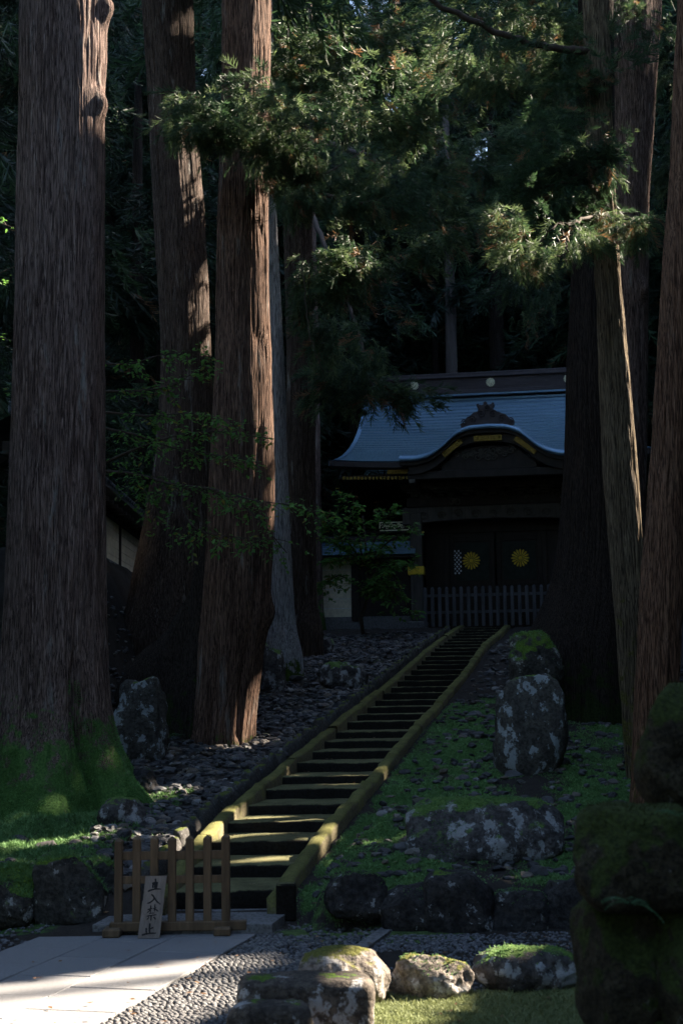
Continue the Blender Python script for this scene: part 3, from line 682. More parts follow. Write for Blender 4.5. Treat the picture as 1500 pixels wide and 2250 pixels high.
# edging stones along the left kerb
edge = empty('stone_edging', (SL[0, 0] - 0.5, SY[0], 0)); tag(edge, 'row of small rough edging stones left of the steps', 'edging')
EO = np.array(edge.location); y = 14.75; k = 0
protos = [meshdata('edging_stone', *rock_mesh(1, 1, 1, 60 + q_, 5.0, 0.12, 4, base=ICO3, sink=0.0), [M['edging']]) for q_ in range(6)]
while y < 43.5:
    ln = rng.uniform(0.24, 0.46); x = stair_l(y + ln / 2) - 0.19 - 0.24 - rng.uniform(0, 0.04)
    o = put(bpy.data.objects.new('edging_stone', protos[k % 6]), edge)
    o.location = (x - EO[0], y + ln / 2 - EO[1], float(stair_z(y + ln / 2)) - 0.14 + rng.uniform(-0.02, 0.02) - EO[2])
    o.scale = (rng.uniform(0.13, 0.2), ln * 0.97, rng.uniform(0.24, 0.31)); o.rotation_euler = (rng.uniform(-.05, .15), rng.uniform(-.06, .06), -0.21 + rng.uniform(-.1, .1))
    y += ln; k += 1

# loose stones lying on the banks
stp = []
while len(stp) < 9000:
    y = 14.6 + 27.5 * rng.random() ** 1.25; l = 0.48 + 4.2 * rng.random() ** 1.4; x = float(stair_l(y)) - l
    if y < 19.2 and l > 0.75 + 0.22 * (y - 14.6) + 0.3 * rng.random(): continue
    stp.append((x, y))
n_left = len(stp)
while len(stp) < n_left + 2000:
    y = 14.2 + 26 * rng.random() ** 1.2; r_ = 0.35 + 4.6 * rng.random() ** 1.2; x = float(stair_r(y)) + r_
    keep = 0.28 if r_ < 0.9 and y < 22 else 0.6
    if rng.random() < keep: stp.append((x, y))
for _ in range(26):
    stp.append((rng.uniform(-4.2, -2.0), rng.uniform(14.6, 16.6)))
stp = np.array(stp); n = len(stp)
size = rng.lognormal(0, 0.33, n) * np.where(np.arange(n) < n_left, 0.044, 0.046)
pos = np.column_stack([stp, ground_z(stp[:, 0], stp[:, 1]) + size * 0.25])
scl = np.column_stack([size * rng.uniform(0.9, 1.5, n), size * rng.uniform(0.7, 1.1, n), size * rng.uniform(0.42, 0.75, n)])
ang = rng.uniform(0, 6.3, n); tilt = rng.uniform(-0.5, 0.5, n)
show = size / stp[:, 1]
inv = np.abs(stp[:, 0] / stp[:, 1]) < 0.235
order = np.argsort(-np.where(inv, show, 0)); big = order[:300]; small = order[300:]
spro = []
for q_ in range(8):
    V, F = rock_mesh(2, 2, 2, 80 + q_, 2.6, 0.22, 6, base=ICO2, sink=0.0); V[:, 2] -= 1.0
    spro.append(meshdata('stone', V, F, [M['stone']], smooth=False))
for c, i in enumerate(big):
    o = put(bpy.data.objects.new('stone', spro[c % 8]), ground); o.location = pos[i]; o.scale = scl[i] * 1.05; o.rotation_euler = (tilt[i], 0, ang[i])
vs, fs, nv = [], [], 0
for q_ in range(4):
    idx = small[q_::4]
    V0, F0 = rock_mesh(2, 2, 2, 90 + q_, 2.4, 0.22, 5, base=ICO1, sink=0.0); V0[:, 2] -= 1.0
    V, F = scatter((V0, F0), pos[idx], scl[idx], ang[idx], tilt[idx]); vs.append(V); fs.append(F + nv); nv += len(V)
tag(mobj('loose_stones', np.concatenate(vs), np.concatenate(fs), M['stone'], ground, smooth=False), kind='stuff')

# short moss growing on the ground
def tufts(x, y, h, wd, lean=0.6):
    n = len(x); z = ground_z(x, y) - 0.004; a = rng.uniform(0, 6.3, n); c, s = np.cos(a) * wd, np.sin(a) * wd
    tx, ty = x + rng.normal(0, lean, n) * h, y + rng.normal(0, lean, n) * h
    V = np.stack([np.stack([x - c, y - s, z], 1), np.stack([x + c, y + s, z], 1), np.stack([tx, ty, z + h], 1)], 1).reshape(-1, 3)
    return V, np.arange(3 * n).reshape(-1, 3)
def moss_patch(name, mat, x0, x1, y0, y1, n, h, wd, thr, label, pick=0):
    x, y = rng.uniform(x0, x1, n), rng.uniform(y0, y1, n); m_, ye_ = moss_at(x, y)
    k = (m_ + rng.normal(0, 0.08, n) > thr) & ((ye_ > 0.3) if pick else (ye_ <= 0.6)); x, y = x[k], y[k]
    V, F = tufts(x, y, h * rng.lognormal(0, 0.35, len(x)), wd * rng.uniform(0.6, 1.3, len(x)))
    tag(mobj(name, V, F, mat, smooth=False), label, kind='stuff')
moss_patch('moss', M['moss'], -5.2, -1.5, 14.3, 19.5, 120000, 0.028, 0.012, 0.34, 'soft green moss over the mound at the leftmost trunk')
moss_patch('moss', M['moss'], -0.9, 4.6, 13.7, 27, 170000, 0.018, 0.012, 0.36, 'bright green moss patches on the right bank')
moss_patch('moss', M['moss_yellow'], -0.5, 3.2, 9.0, 10.9, 70000, 0.022, 0.008, 0.4, 'short yellow-green moss lawn in front of the rocks', 1)

# fallen brown leaves and needles here and there
n = 520; lx, ly = rng.uniform(-2.6, 3.2, n), 9.2 + 20 * rng.random(n) ** 1.5
on_st = (lx > stair_l(ly) + .05) & (lx < stair_r(ly) - .05) & (ly > 14.5)
lz = np.where(on_st, SZ[np.clip(((ly - 14.4) / 0.93).astype(int), 0, NST - 1)] + 0.012, np.maximum(ground_z(lx, ly), np.where(ly < 13.4, 0.004, -9)) + 0.012)
la = rng.uniform(0, 6.3, n); lsz = rng.uniform(0.014, 0.032, n)
V = np.stack([np.stack([lx + lsz * np.cos(la + o_) * q_, ly + lsz * np.sin(la + o_) * q_, lz + rng.uniform(0, .012, n)], 1) for o_, q_ in ((0, 1.2), (1.5, .55), (3.14, 1.0), (4.7, .55))], 1).reshape(-1, 3)
tag(mobj('fallen_leaves', V, np.arange(4 * n).reshape(-1, 4), M['needle_brown'], smooth=False), 'brown leaves scattered over steps and paving', kind='stuff')
# ------------------------------------------------------------------ barrier and notice board
SB = PXM(13.4)
bo = P(378, 2014, 13.45); bar = empty('wooden_barrier', (bo[0], bo[1], 0.0)); tag(bar, 'low brown wooden barrier with seven pickets standing before the steps', 'barrier')
def bx_(px): return (px - 378) / SB
def bz_(py): return (2033 - py) / SB
picks = [(255, 272, 1828), (294, 311, 1824), (332, 349, 1824), (370, 387, 1826), (408, 425, 1824), (446, 463, 1824), (485, 503, 1822)]
for a, b, t in picks:
    mb = MB(); x0, x1, z1 = bx_(a), bx_(b), bz_(t); c = (x0 + x1) / 2; h = (x1 - x0) / 2
    mb.box((x0, -h, 0.09), (x1, h, z1 - 0.03), bev=0.005)
    mb.add([(x0 + .004, -h + .004, z1 - .03), (x1 - .004, -h + .004, z1 - .03), (x1 - .004, h - .004, z1 - .03), (x0 + .004, h - .004, z1 - .03), (c, 0, z1)], [(0, 1, 4), (1, 2, 4), (2, 3, 4), (3, 0, 4)])
    mb.build('picket', M['fence'], bar)
for t, b in ((1858, 1876), (1910, 1926)):
    mb = MB(); mb.box((bx_(262), -0.012, bz_(b)), (bx_(496), 0.028, bz_(t)), bev=0.004); mb.build('rail', M['fence'], bar)
mb = MB(); mb.box((bx_(245), -0.045, 0.035), (bx_(538), 0.045, 0.118), bev=0.008); mb.build('sill_beam', M['fence'], bar)
for a, b in ((234, 272), (470, 506)):
    mb = MB(); mb.box((bx_(a), -0.16, 0.0), (bx_(b), 0.16, 0.075), bev=0.012); mb.build('foot', M['fence'], bar)
# notice board leaning on the pickets
nb = empty('notice_board', (bo[0] + bx_(335), bo[1] - 0.21, 0.0)); tag(nb, 'small plank notice board with black brush lettering leaning on the barrier', 'notice board')
bw, bh = 45.5 / SB, 128 / SB; ta = math.atan2(0.14, bh); shx = 11.5 / SB
def brd(u, v, d=0.0):              # u 0..1 left to right, v 0..1 top to bottom, d toward the viewer
    x = (u - 0.5) * bw + (1 - v) * shx; h = (1 - v) * bh
    return (x, h * math.sin(ta) - d * math.cos(ta), h * math.cos(ta) + d * math.sin(ta) + 0.003)
outl = [(0, 0), (1, 0), (0.985, .36), (1, .4), (1, 1), (0, 1), (0.0, .42), (0.03, .38)]
V = [brd(u, v, 0.011) for u, v in outl] + [brd(u, v, -0.011) for u, v in outl]; k = len(outl)
mb = MB(); mb.add(V, [tuple(range(k - 1, -1, -1)), tuple(range(k, 2 * k))] + [(i, (i + 1) % k, (i + 1) % k + k, i + k) for i in range(k)]); mb.build('plank', M['board'], nb)
ST = [([(735, 370), (748, 440), (745, 490)], 46), ([(648, 500), (730, 470), (818, 475)], 40), ([(690, 490), (672, 560), (670, 630)], 52), ([(790, 480), (782, 560), (770, 630)], 52), ([(735, 470), (732, 560), (730, 640)], 66), ([(530, 712), (640, 672), (760, 648), (905, 655)], 46),
      ([(632, 795), (690, 835), (735, 910), (800, 1000), (895, 1068)], 46), ([(722, 880), (690, 950), (610, 1010), (512, 1038)], 44),
      ([(540, 1205), (610, 1180), (685, 1172)], 30), ([(628, 1088), (622, 1190), (618, 1295)], 34), ([(612, 1200), (570, 1255), (515, 1295)], 28), ([(690, 1186), (780, 1150)], 30), ([(742, 1058), (738, 1150), (732, 1260)], 36), ([(752, 1190), (800, 1225), (845, 1250)], 36), ([(580, 1305), (735, 1292)], 26), ([(520, 1382), (650, 1355), (792, 1342)], 34), ([(645, 1355), (640, 1430), (638, 1505)], 42), ([(580, 1400), (560, 1440), (518, 1468)], 30), ([(708, 1395), (745, 1440), (772, 1466)], 36),
      ([(612, 1568), (600, 1700), (606, 1838)], 56), ([(622, 1712), (705, 1680)], 42), ([(512, 1690), (512, 1760), (522, 1838)], 48), ([(392, 1878), (500, 1850), (620, 1832), (792, 1830)], 46)]
mb = MB()
for pl, wd in ST:
    pl = np.array(pl, float); m_ = 7
    tt = np.linspace(0, len(pl) - 1, m_); q = np.stack([np.interp(tt, np.arange(len(pl)), pl[:, k_]) for k_ in (0, 1)], 1)
    tg = np.gradient(q, axis=0); tg /= np.linalg.norm(tg, axis=1)[:, None]; nr = np.stack([-tg[:, 1], tg[:, 0]], 1)
    ww = wd / 2 * np.array([0.75, 1.0, 0.92, 0.85, 0.9, 0.85, 0.4]); A, B = q + nr * ww[:, None], q - nr * ww[:, None]
    def uv(p): v = (p[1] - 295) / 1665; return ((p[0] - (455 - 175 * v)) / 600, v)
    V = [brd(*uv(p), 0.0135) for p in A] + [brd(*uv(p), 0.0135) for p in B]
    mb.add(V, [(i, i + 1, i + 1 + m_, i + m_) for i in range(m_ - 1)])
mb.build('lettering', M['ink'], nb)

# ------------------------------------------------------------------ the gate
go = P(1090, 1372, 45.0); GA = math.radians(-9.0)
gate = empty('temple_gate', go, GA); tag(gate, 'dark ornate temple gate with a curved blue copper roof and gold crests', 'gate')
K = PXM(45.0)
def gu(px): return (px - 1090) / K
def gv(py): return (1372 - py) / K
BASE = -0.1
# pillars
for sx in (-1, 1):
    for yy in (0.0, 2.6):
        mb = MB(); c = sx * 2.47; mb.box((c - 0.2, yy - 0.2, BASE + 0.25), (c + 0.2, yy + 0.2, 3.62), bev=0.03)
        p = mb.build('pillar', M['timber_pale'] if yy == 0 else M['timber'], gate)
        mb = MB(); mb.box((c - 0.3, yy - 0.3, BASE), (c + 0.3, yy + 0.3, BASE + 0.25), bev=0.04); mb.build('base_stone', M['slab'], p)
        if yy == 0:
            mb = MB(); mb.box((c - 0.28, -0.235, gv(1259)), (c + 0.235, 0.22, gv(1241)), bev=0.01)
            mb.tube([(c - 0.03 + 0.085 * math.cos(t), -0.245, (gv(1259) + gv(1241)) / 2 + 0.085 * math.sin(t)) for t in np.linspace(0, 2 * math.pi, 17)], 0.018, 5)
            mb.box((c - 0.07, -0.26, gv(1252)), (c + 0.01, -0.235, gv(1248)), bev=0.008)
            mb.build('gilt_band', M['gold'], p)
mb = MB(); x0 = gu(909); mb.box((x0, -0.235, gv(1170)), (x0 + 0.13, -0.203, gv(1136)), bev=0.006); pq = mb.build('name_plaque', M['timber_pale'], gate)
mb = MB()
for zz, w_ in ((gv(1144), .07), (gv(1149), .05), (gv(1153), .06), (gv(1158), .07), (gv(1162), .06), (gv(1166), .05)):
    mb.box((x0 + 0.065 - w_ / 2, -0.2385, zz), (x0 + 0.065 + w_ / 2, -0.2362, zz + 0.018))
mb.build('brush_mark', M['ink'], pq)
# threshold, door frame and doors (set back)
DY = 0.75
mb = MB(); mb.box((-2.27, DY - 0.15, BASE), (2.27, DY + 0.15, 0.28), bev=0.02); mb.build('threshold', M['timber'], gate)
for sx in (-1, 1):
    mb = MB(); a, b = sorted((sx * 1.62, sx * 2.27)); mb.box((a, DY - 0.08, 0.28), (b, DY + 0.08, 3.1), bev=0.01); mb.build('side_panel', M['timber'], gate)
    mb = MB(); a, b = sorted((sx * 1.48, sx * 1.64)); mb.box((a, DY - 0.14, 0.28), (b, DY + 0.1, 3.0), bev=0.015); mb.build('door_post', M['timber'], gate)
mb = MB(); mb.box((-2.3, DY - 0.14, 3.0), (2.3, DY + 0.14, 3.35), bev=0.02); mb.build('lintel', M['timber'], gate)
def chrysanth(r, petals=16, th=0.03):
    mb = MB()
    for k_ in range(petals):
        a = 2 * math.pi * k_ / petals; ca, sa = math.cos(a), math.sin(a); w0, w1 = 0.03 * r, 0.112 * r
        pr = [(0.27 * r, -w0), (0.80 * r, -w1), (0.93 * r, -w1 * 0.8), (r, 0), (0.93 * r, w1 * 0.8), (0.80 * r, w1), (0.27 * r, w0)]
        V = [(p * ca - q * sa, 0, p * sa + q * ca) for p, q in pr]; F0 = [(p * 0.93 * ca - q * 0.7 * sa, -th, p * 0.93 * sa + q * 0.7 * ca) for p, q in pr]
        n_ = len(pr); mb.add(V + F0, [tuple(range(n_, 2 * n_))] + [(i, (i + 1) % n_, (i + 1) % n_ + n_, i + n_) for i in range(n_)])
    t = np.linspace(0, 2 * math.pi, 17)[:-1]; V = [(0.23 * r * math.cos(q), 0, 0.23 * r * math.sin(q)) for q in t] + [(0.17 * r * math.cos(q), -th * 1.2, 0.17 * r * math.sin(q)) for q in t]
    mb.add(V, [tuple(range(16, 32))] + [(i, (i + 1) % 16, (i + 1) % 16 + 16, i + 16) for i in range(16)])
    return mb
for sx, cxp, cyp in ((-1, 1037, 1226), (1, 1143, 1223)):
    a, b = sorted((sx * 0.03, sx * 1.48)); y0 = DY - 0.07
    mb = MB(); mb.box((a, y0, 0.28), (b, DY + 0.07, 3.0)); leaf = mb.build('door', M['timber'], gate)
    for r0, r1 in (((a, a + .14), (0.28, 3.0)), ((b - .14, b), (0.28, 3.0)), ((a + .14, b - .14), (0.3, 0.48)), ((a + .14, b - .14), (1.25, 1.42)), ((a + .14, b - .14), (2.72, 2.9))):
        mb = MB(); mb.box((r0[0], y0 - 0.04, r1[0]), (r0[1], y0 + 0.01, r1[1]), bev=0.01); mb.build('door_rail', M['timber'], leaf)
    mb = MB(); mb.box((a + .2, y0 - 0.012, 1.46), (b - .2, y0 + 0.01, 2.68)); mb.build('carved_panel', M['timber_green'], leaf)
    cr = chrysanth(20.0 / K * 1.03, 16, 0.04).build('chrysanthemum_crest', M['gold'], leaf); cr.location = (gu(cxp) * 1.03 + 0.0 + (DY * math.sin(-GA) * 0.0), y0 - 0.016, gv(cyp))
    if sx < 0:
        lx0, lx1, lz0, lz1 = gu(992) * 1.03, gu(1016) * 1.03, gv(1257), gv(1199)
        mb = MB(); mb.box((lx0, y0 - 0.03, lz0), (lx1, y0 - 0.012, lz1)); lt = mb.build('lattice', M['ink'], leaf)
        mb = MB()
        for r_ in range(11):
            for c in range(3):
                x = lx0 + (c + (0.5 if r_ % 2 else 0.0)) * (lx1 - lx0) / 3 + 0.03; z = lz0 + 0.05 + r_ * (lz1 - lz0 - 0.08) / 10.5
                if x > lx1 - 0.02: continue
                d_ = 0.036; mb.add([(x - d_, y0 - 0.034, z), (x, y0 - 0.034, z - d_ * 1.1), (x + d_, y0 - 0.034, z), (x, y0 - 0.034, z + d_ * 1.1)], [(0, 1, 2, 3)])
        mb.build('lattice_backlight', M['white'], lt)  # white diamonds painted as light coming through the lattice
# beams and carving above
r2 = np.random.default_rng(3)
mb = MB(); n_ = 24; xs = np.linspace(-2.9, 2.9, n_ + 1)
pts = [(x, 3.25 + 0.12 * (1 - (x / 2.9) ** 2)) for x in xs] + [(x, 3.78) for x in xs[::-1]]
mb.prism(pts, -0.16, 0.16); bm_ = mb.build('rainbow_beam', M['timber_pale'], gate)
def swirl(mb, cx, cz, r, y, turns=1.6, th=0.028, dr=1):
    t = np.linspace(0, turns * 2 * math.pi, 18); rr = r * (1 - 0.8 * t / t[-1]); mb.tube([(cx + dr * a * math.cos(q), y, cz + a * math.sin(q)) for a, q in zip(rr, t)], th, 4)
mb = MB()
for k_ in range(9):
    x = -2.2 + k_ * 0.55; swirl(mb, x, 3.52 + r2.uniform(-.04, .04), 0.15, -0.17, dr=1 if k_ % 2 else -1)
mb.build('beam_carving', M['carving'], bm_)
mb = MB(); mb.box((-2.75, -0.14, 3.8), (2.75, 0.14, 4.12), bev=0.02); mb.build('head_beam', M['timber'], gate)
mb = MB(); mb.box((-2.95, -0.2, 4.38), (2.95, 0.2, 4.58), bev=0.02); mb.build('purlin', M['timber_pale'], gate)
for k_ in range(7):
    x = -2.5 + k_ * 0.8333
    mb = MB()
    for t_, (w_, z0, z1, f_) in enumerate(((0.26, 4.125, 4.22, .2), (0.44, 4.225, 4.3, .3), (0.62, 4.305, 4.375, .42))): mb.box((x - w_ / 2, -f_, z0), (x + w_ / 2, f_, z1), bev=0.015)
    mb.build('bracket', M['carving'], gate)
for k_ in range(6):
    x = -2.08 + k_ * 0.8333; mb = MB()
    for q in range(4): swirl(mb, x + r2.uniform(-.2, .2), 3.98 + r2.uniform(-.08, .28), r2.uniform(.08, .15), -0.16, 1.3, 0.03, r2.choice([-1, 1]))
    mb.build('frieze_carving', M['carving'], gate)
# body above the beam, below the roof
mb = MB(); mb.box((-2.4, 0.05, 3.8), (2.4, 2.7, 5.1)); mb.build('upper_wall', M['timber'], gate)
# gilt fretwork panel on the left flank
for sx in (-1,):
    mb = MB(); xa, xb, za, zb = gu(834), gu(902), gv(1157), gv(1137)
    mb.box((xa, 0.16, za), (xb, 0.19, zb)); fp = mb.build('flank_panel', M['timber'], gate)
    mb = MB()
    for q0, q1 in (((xa, za), (xb, za + .03)), ((xa, zb - .03), (xb, zb)), ((xa, za + .03), (xa + .03, zb - .03)), ((xb - .03, za + .03), (xb, zb - .03))): mb.box((q0[0], 0.135, q0[1]), (q1[0], 0.158, q1[1]))
    for q in range(7): swirl(mb, xa + 0.12 + q * 0.125, (za + zb) / 2 + 0.02 * (-1) ** q, 0.075, 0.145, 1.5, 0.014, (-1) ** q)
    mb.build('gilt_fretwork', M['gold_pale'], fp)
    mb = MB(); mb.box((gu(800), 0.1, 3.05), (gu(905), 0.3, 3.09)); mb.build('flank_rail', M['timber'], gate)
# main roof
YR, ZR, YE, ZE = 1.3, 7.75, -1.7, 4.98
def roof_pt(t, s):                 # t 0 ridge .. 1 eave, s -1..1
    hw = 4.25 + 0.75 * t ** 2.2; z = ZR + (ZE - ZR) * (1 - (1 - t) ** 1.55) + 0.16 * abs(s) ** 3.5 * t
    return hw * s, YR + (YE - YR) * t, z
NC, NS = 30, 40
def roof_face(sgn, name):
    V = []
    for c in range(NC):
        for e in (0, 1):
            t = (c + (0.0 if e == 0 else 0.995)) / NC
            for s_ in np.linspace(-1, 1, NS + 1):
                x, y, z = roof_pt(t, s_); V.append((x, y if sgn > 0 else 2 * YR - y, z + (0.0 if e == 0 else 0.06)))
    V = np.array(V); R = NS + 1
    F = [(r * R + j, r * R + j + 1, (r + 1) * R + j + 1, (r + 1) * R + j) for r in range(2 * NC - 1) for j in range(NS)]
    F = np.array(F); F = F[:, ::-1] if sgn > 0 else F
    return mobj(name, V, F, M['copper'], gate, smooth=False)
rf = roof_face(1, 'main_roof'); roof_face(-1, 'rear_roof')
# eave thickness, underside and verge boards
mb = MB(); e = [roof_pt(1.0, s_) for s_ in np.linspace(-1, 1, 41)]
V = [(x, y, z + 0.03) for x, y, z in e] + [(x, y + 0.02, z - 0.13) for x, y, z in e] + [(x, y + 0.3, z - 0.17) for x, y, z in e]
mb.add(V, [(i + 41 * r, i + 41 * (r + 1), i + 1 + 41 * (r + 1), i + 1 + 41 * r) for r in (0, 1) for i in range(40)]); mb.build('eave_edge', M['ridge'], rf)
for sx in (-1, 1):
    mb = MB()
    vp = [roof_pt(t, sx) for t in np.linspace(0, 1, 14)]
    V = [(x + sx * .015, y, z + .05) for x, y, z in vp] + [(x + sx * .015, y, z - .14) for x, y, z in vp] + [(x - sx * .12, y, z - .14) for x, y, z in vp] + [(x - sx * .12, y, z + .05) for x, y, z in vp]
    mb.add(V, [(i + 14 * a, i + 1 + 14 * a, i + 1 + 14 * ((a + 1) % 4), i + 14 * ((a + 1) % 4)) for a in range(4) for i in range(13)])
    mb.build('verge_board', M['copper'], rf)
mb = MB(); mb.box((-4.7, -1.3, 4.62), (4.7, 3.9, 4.72)); mb.build('soffit', M['timber'], gate)
for sx in (-1, 1):
    for k_ in range(20):
        x = sx * (2.35 + k_ * 0.118); zz = 4.52 + 0.10 * (abs(x) / 5) ** 3
        mb = MB(); mb.box((x - 0.035, -1.38, zz), (x + 0.035, 0.4, zz + 0.085)); rr_ = mb.build('rafter', M['timber'], gate)
        mb = MB(); mb.box((x - 0.037, -1.40, zz - 0.002), (x + 0.037, -1.382, zz + 0.087)); mb.build('gilt_tip', M['gold_dark'], rr_)
    a, b = sorted((sx * 2.55, sx * 3.2)); mb = MB(); mb.box((a, -1.45, 4.7), (b, -1.39, 4.88), bev=0.01)
    for q in range(5): swirl(mb, a + 0.1 + q * 0.115, 4.79, 0.05, -1.455, 1.2, 0.012)
    mb.build('eave_plate', M['gold_dark'], gate)
# box ridge with crests
mb = MB()
for z0, z1, hw, dy in ((7.66, 7.74, 4.2, .34), (7.742, 7.80, 4.15, .30), (7.802, 8.22, 4.12, .22), (8.222, 8.29, 4.18, .30), (8.292, 8.40, 4.22, .24)): mb.box((-hw, YR - dy, z0), (hw, YR + dy, z1), bev=0.012)
rd = mb.build('box_ridge', M['ridge'], gate)
mb = MB()
for zz in (7.90, 8.0, 8.1): mb.box((-4.125, YR - 0.228, zz), (4.125, YR - 0.2, zz + 0.02))
mb.build('ridge_course', M['ridge'], rd)
mb = MB(); mb.box((-4.2, YR - 0.36, 7.60), (4.2, YR - 0.345, 7.66)); mb.build('ridge_flashing', M['copper'], rd)
for x in (-2.56, -0.03, 2.5):
    cr = chrysanth(0.155, 16, 0.035).build('chrysanthemum_crest', M['gold_pale'], rd); cr.location = (x, YR - 0.232, 8.03)
# curved front gable (kara-hafu)
gs = np.array([0, .2, .35, .47, .58, .68, .8, 1.0]); gh = np.array([1, .97, .83, .52, .27, .12, .03, .02])
HW = 2.72; xs = np.linspace(-1, 1, 61); hs = np.interp(np.abs(xs), np.linspace(0, 1, 201), np.convolve(np.pad(np.interp(np.linspace(0, 1, 201), gs, gh), 10, mode='edge'), np.ones(21) / 21, 'valid'))
KZ, KH, YF = 5.03, 0.96, -2.35
cz = KZ + KH * hs + 0.03 * np.abs(xs) ** 6
def kx(v): return v * HW
R = 61; rows = [(-2.33, -0.13), (-2.365, -0.10), (-2.37, -0.05), (-2.34, 0.0), (-2.28, 0.03)] + [(y + (0.0 if k_ % 2 else 0.085), 0.04 + 0.045 * (k_ % 2)) for k_, y in enumerate(np.linspace(-2.2, 0.9, 36))]
V = [(kx(xs[i]), y, cz[i] + dz) for y, dz in rows for i in range(R)]
F = np.array([(r * R + i, r * R + i + 1, (r + 1) * R + i + 1, (r + 1) * R + i) for r in range(len(rows) - 1) for i in range(R - 1)])
kf = mobj('curved_gable_roof', V, F, M['copper'], gate)
def band(name, off0, off1, y0, y1, mat, lim=1.0, par=None):
    k_ = np.abs(xs) <= lim + 1e-6; X, Z = kx(xs[k_]), cz[k_]; m_ = len(X)
    V = [(X[i], y, Z[i] + o) for (y, o) in ((y0, off0), (y0, off1), (y1, off1), (y1, off0)) for i in range(m_)]
    mb = MB(); mb.add(V, [(a * m_ + i, a * m_ + i + 1, ((a + 1) % 4) * m_ + i + 1, ((a + 1) % 4) * m_ + i) for a in range(4) for i in range(m_ - 1)])
    return mb.build(name, mat, par or gate)
band('gable_lining', -0.13, -0.24, -2.26, -2.1, M['timber'], 1.0)
band('barge_board', -0.24, -0.50, -2.14, -2.0, M['timber'], 0.93)
def plate(px0, px1, cyv, tilt, h):
    a, b = (px0 - 1062) / K * 0.96, (px1 - 1062) / K * 0.96; c = (a + b) / 2; L = (b - a) / math.cos(tilt) / 2
    mb = MB(); R_ = np.array([[math.cos(tilt), 0, -math.sin(tilt)], [0, 1, 0], [math.sin(tilt), 0, math.cos(tilt)]])
    mb.box((c - L, -2.19, cyv - h), (c + L, -2.155, cyv + h), bev=0.01, rot=R_)
    for q in range(5):
        o_ = R_ @ np.array([-L + (q + .5) * 2 * L / 5, 0, 0]); swirl(mb, c + o_[0], cyv + o_[2], h * 0.6, -2.193, 1.3, 0.016)
    mb.build('gilt_plate', M['gold_dark'], gate)
plate(1031, 1093, KZ + KH - 0.40, 0.0, 0.085); plate(962, 1004, KZ + 0.30, 0.66, 0.085); plate(1122, 1166, KZ + 0.30, -0.66, 0.085)
mb = MB(); pts = [(kx(v), z - 0.6) for v, z in zip(xs, cz) if abs(v) < 0.55]; pts = pts + [(pts[-1][0], KZ - 0.35), (pts[0][0], KZ - 0.35)]
mb.prism(pts, -1.95, -1.85); gb = mb.build('gable_board', M['timber'], gate)
mb = MB()
for q in range(16): swirl(mb, r2.uniform(-1.0, 1.0), KZ + r2.uniform(-.05, .28), r2.uniform(.07, .16), -1.98, 1.5, 0.025, r2.choice([-1, 1]))
mb.build('gable_carving', M['carving'], gb)
mb = MB(); mb.box((-2.5, -2.05, KZ - 0.62), (2.5, -1.8, KZ - 0.37), bev=0.02); mb.build('gable_beam', M['timber'], gate)
for sx in (-1, 1):
    mb = MB(); mb.box((sx * 2.35 - .1, -2.2, KZ - 0.75), (sx * 2.35 + .1, 0.2, KZ - 0.63), bev=0.02); mb.build('outrigger', M['carving'], gate)
# ridge ornament on the gable
OL = [(790, 395), (787, 380), (797, 372), (808, 378), (815, 372), (818, 355), (830, 337), (848, 332), (860, 320), (875, 308), (893, 306), (900, 296), (903, 284), (892, 272), (889, 260), (900, 254), (910, 262), (922, 266), (932, 262), (934, 250), (945, 241), (957, 250), (960, 262), (972, 264), (982, 260), (987, 252), (998, 252), (1002, 264), (994, 276), (990, 286), (1000, 300), (1008, 309), (1025, 311), (1040, 318), (1052, 322), (1066, 328), (1078, 338), (1088, 352), (1096, 364), (1106, 370), (1114, 364), (1121, 370), (1118, 386), (1110, 396)]
OL = [((x - 955) / 2.778 / K * 0.955, KZ + KH + 0.03 + (396 - y) / 2.778 / K * 0.955 - 0.05) for x, y in OL]
base_ = [(x * 1.0, KZ + KH - 0.16 * (abs(x) / 0.85) ** 2) for x in np.linspace(OL[-1][0], OL[0][0], 9)[1:-1]]
mb = MB(); mb.prism((OL + base_)[::-1], -2.2, -1.95); on = mb.build('ridge_ornament', M['ridge'], gate)
mb = MB()
for q, (x, z, r_) in enumerate(((-.45, .2, .13), (.45, .2, .13), (-.18, .34, .13), (.18, .34, .13), (0, .52, .1), (-.7, .12, .09), (.7, .12, .09))): swirl(mb, x, KZ + KH + z, r_, -2.21, 1.4, 0.02, -1 if x < 0 else 1)
mb.build('ornament_relief', M['ridge'], on)
mb = MB(); mb.tube([(0, y, KZ + KH + 0.10 + 0.09 * (y + 2.0)) for y in np.linspace(-1.95, 1.0, 8)], 0.17, 10); mb.build('gable_ridge', M['copper'], gate, True)
band('gable_inner', -0.16, -0.2, -2.0, 0.4, M['timber'], 1.0)

# picket fence before the doors
po = P(1060, 1368, 43.9); pf = empty('picket_fence', po, GA); tag(pf, 'grey wooden picket fence closing the gateway at the top of the steps', 'fence')
kf_ = PXM(43.9)
for k_ in range(20):
    x = -1.76 + k_ * (15.9 / kf_); h = 1.13 + 0.01 * math.sin(k_ * 3.1)
    mb = MB(); mb.box((x - 0.052, -0.035, -0.1), (x + 0.052, 0.035, h - .04), bev=0.008)
    mb.add([(x - .05, -.033, h - .041), (x + .05, -.033, h - .041), (x + .05, .033, h - .041), (x - .05, .033, h - .041), (x - .02, 0, h), (x + .02, 0, h)], [(0, 1, 5, 4), (1, 2, 5), (2, 3, 4, 5), (3, 0, 4)])
    mb.build('picket', M['fence_grey'], pf)
for z in (0.30, 0.82):
    mb = MB(); mb.box((-1.85, 0.036, z), (2.8, 0.085, z + 0.09), bev=0.006); mb.build('rail', M['fence_grey'], pf)

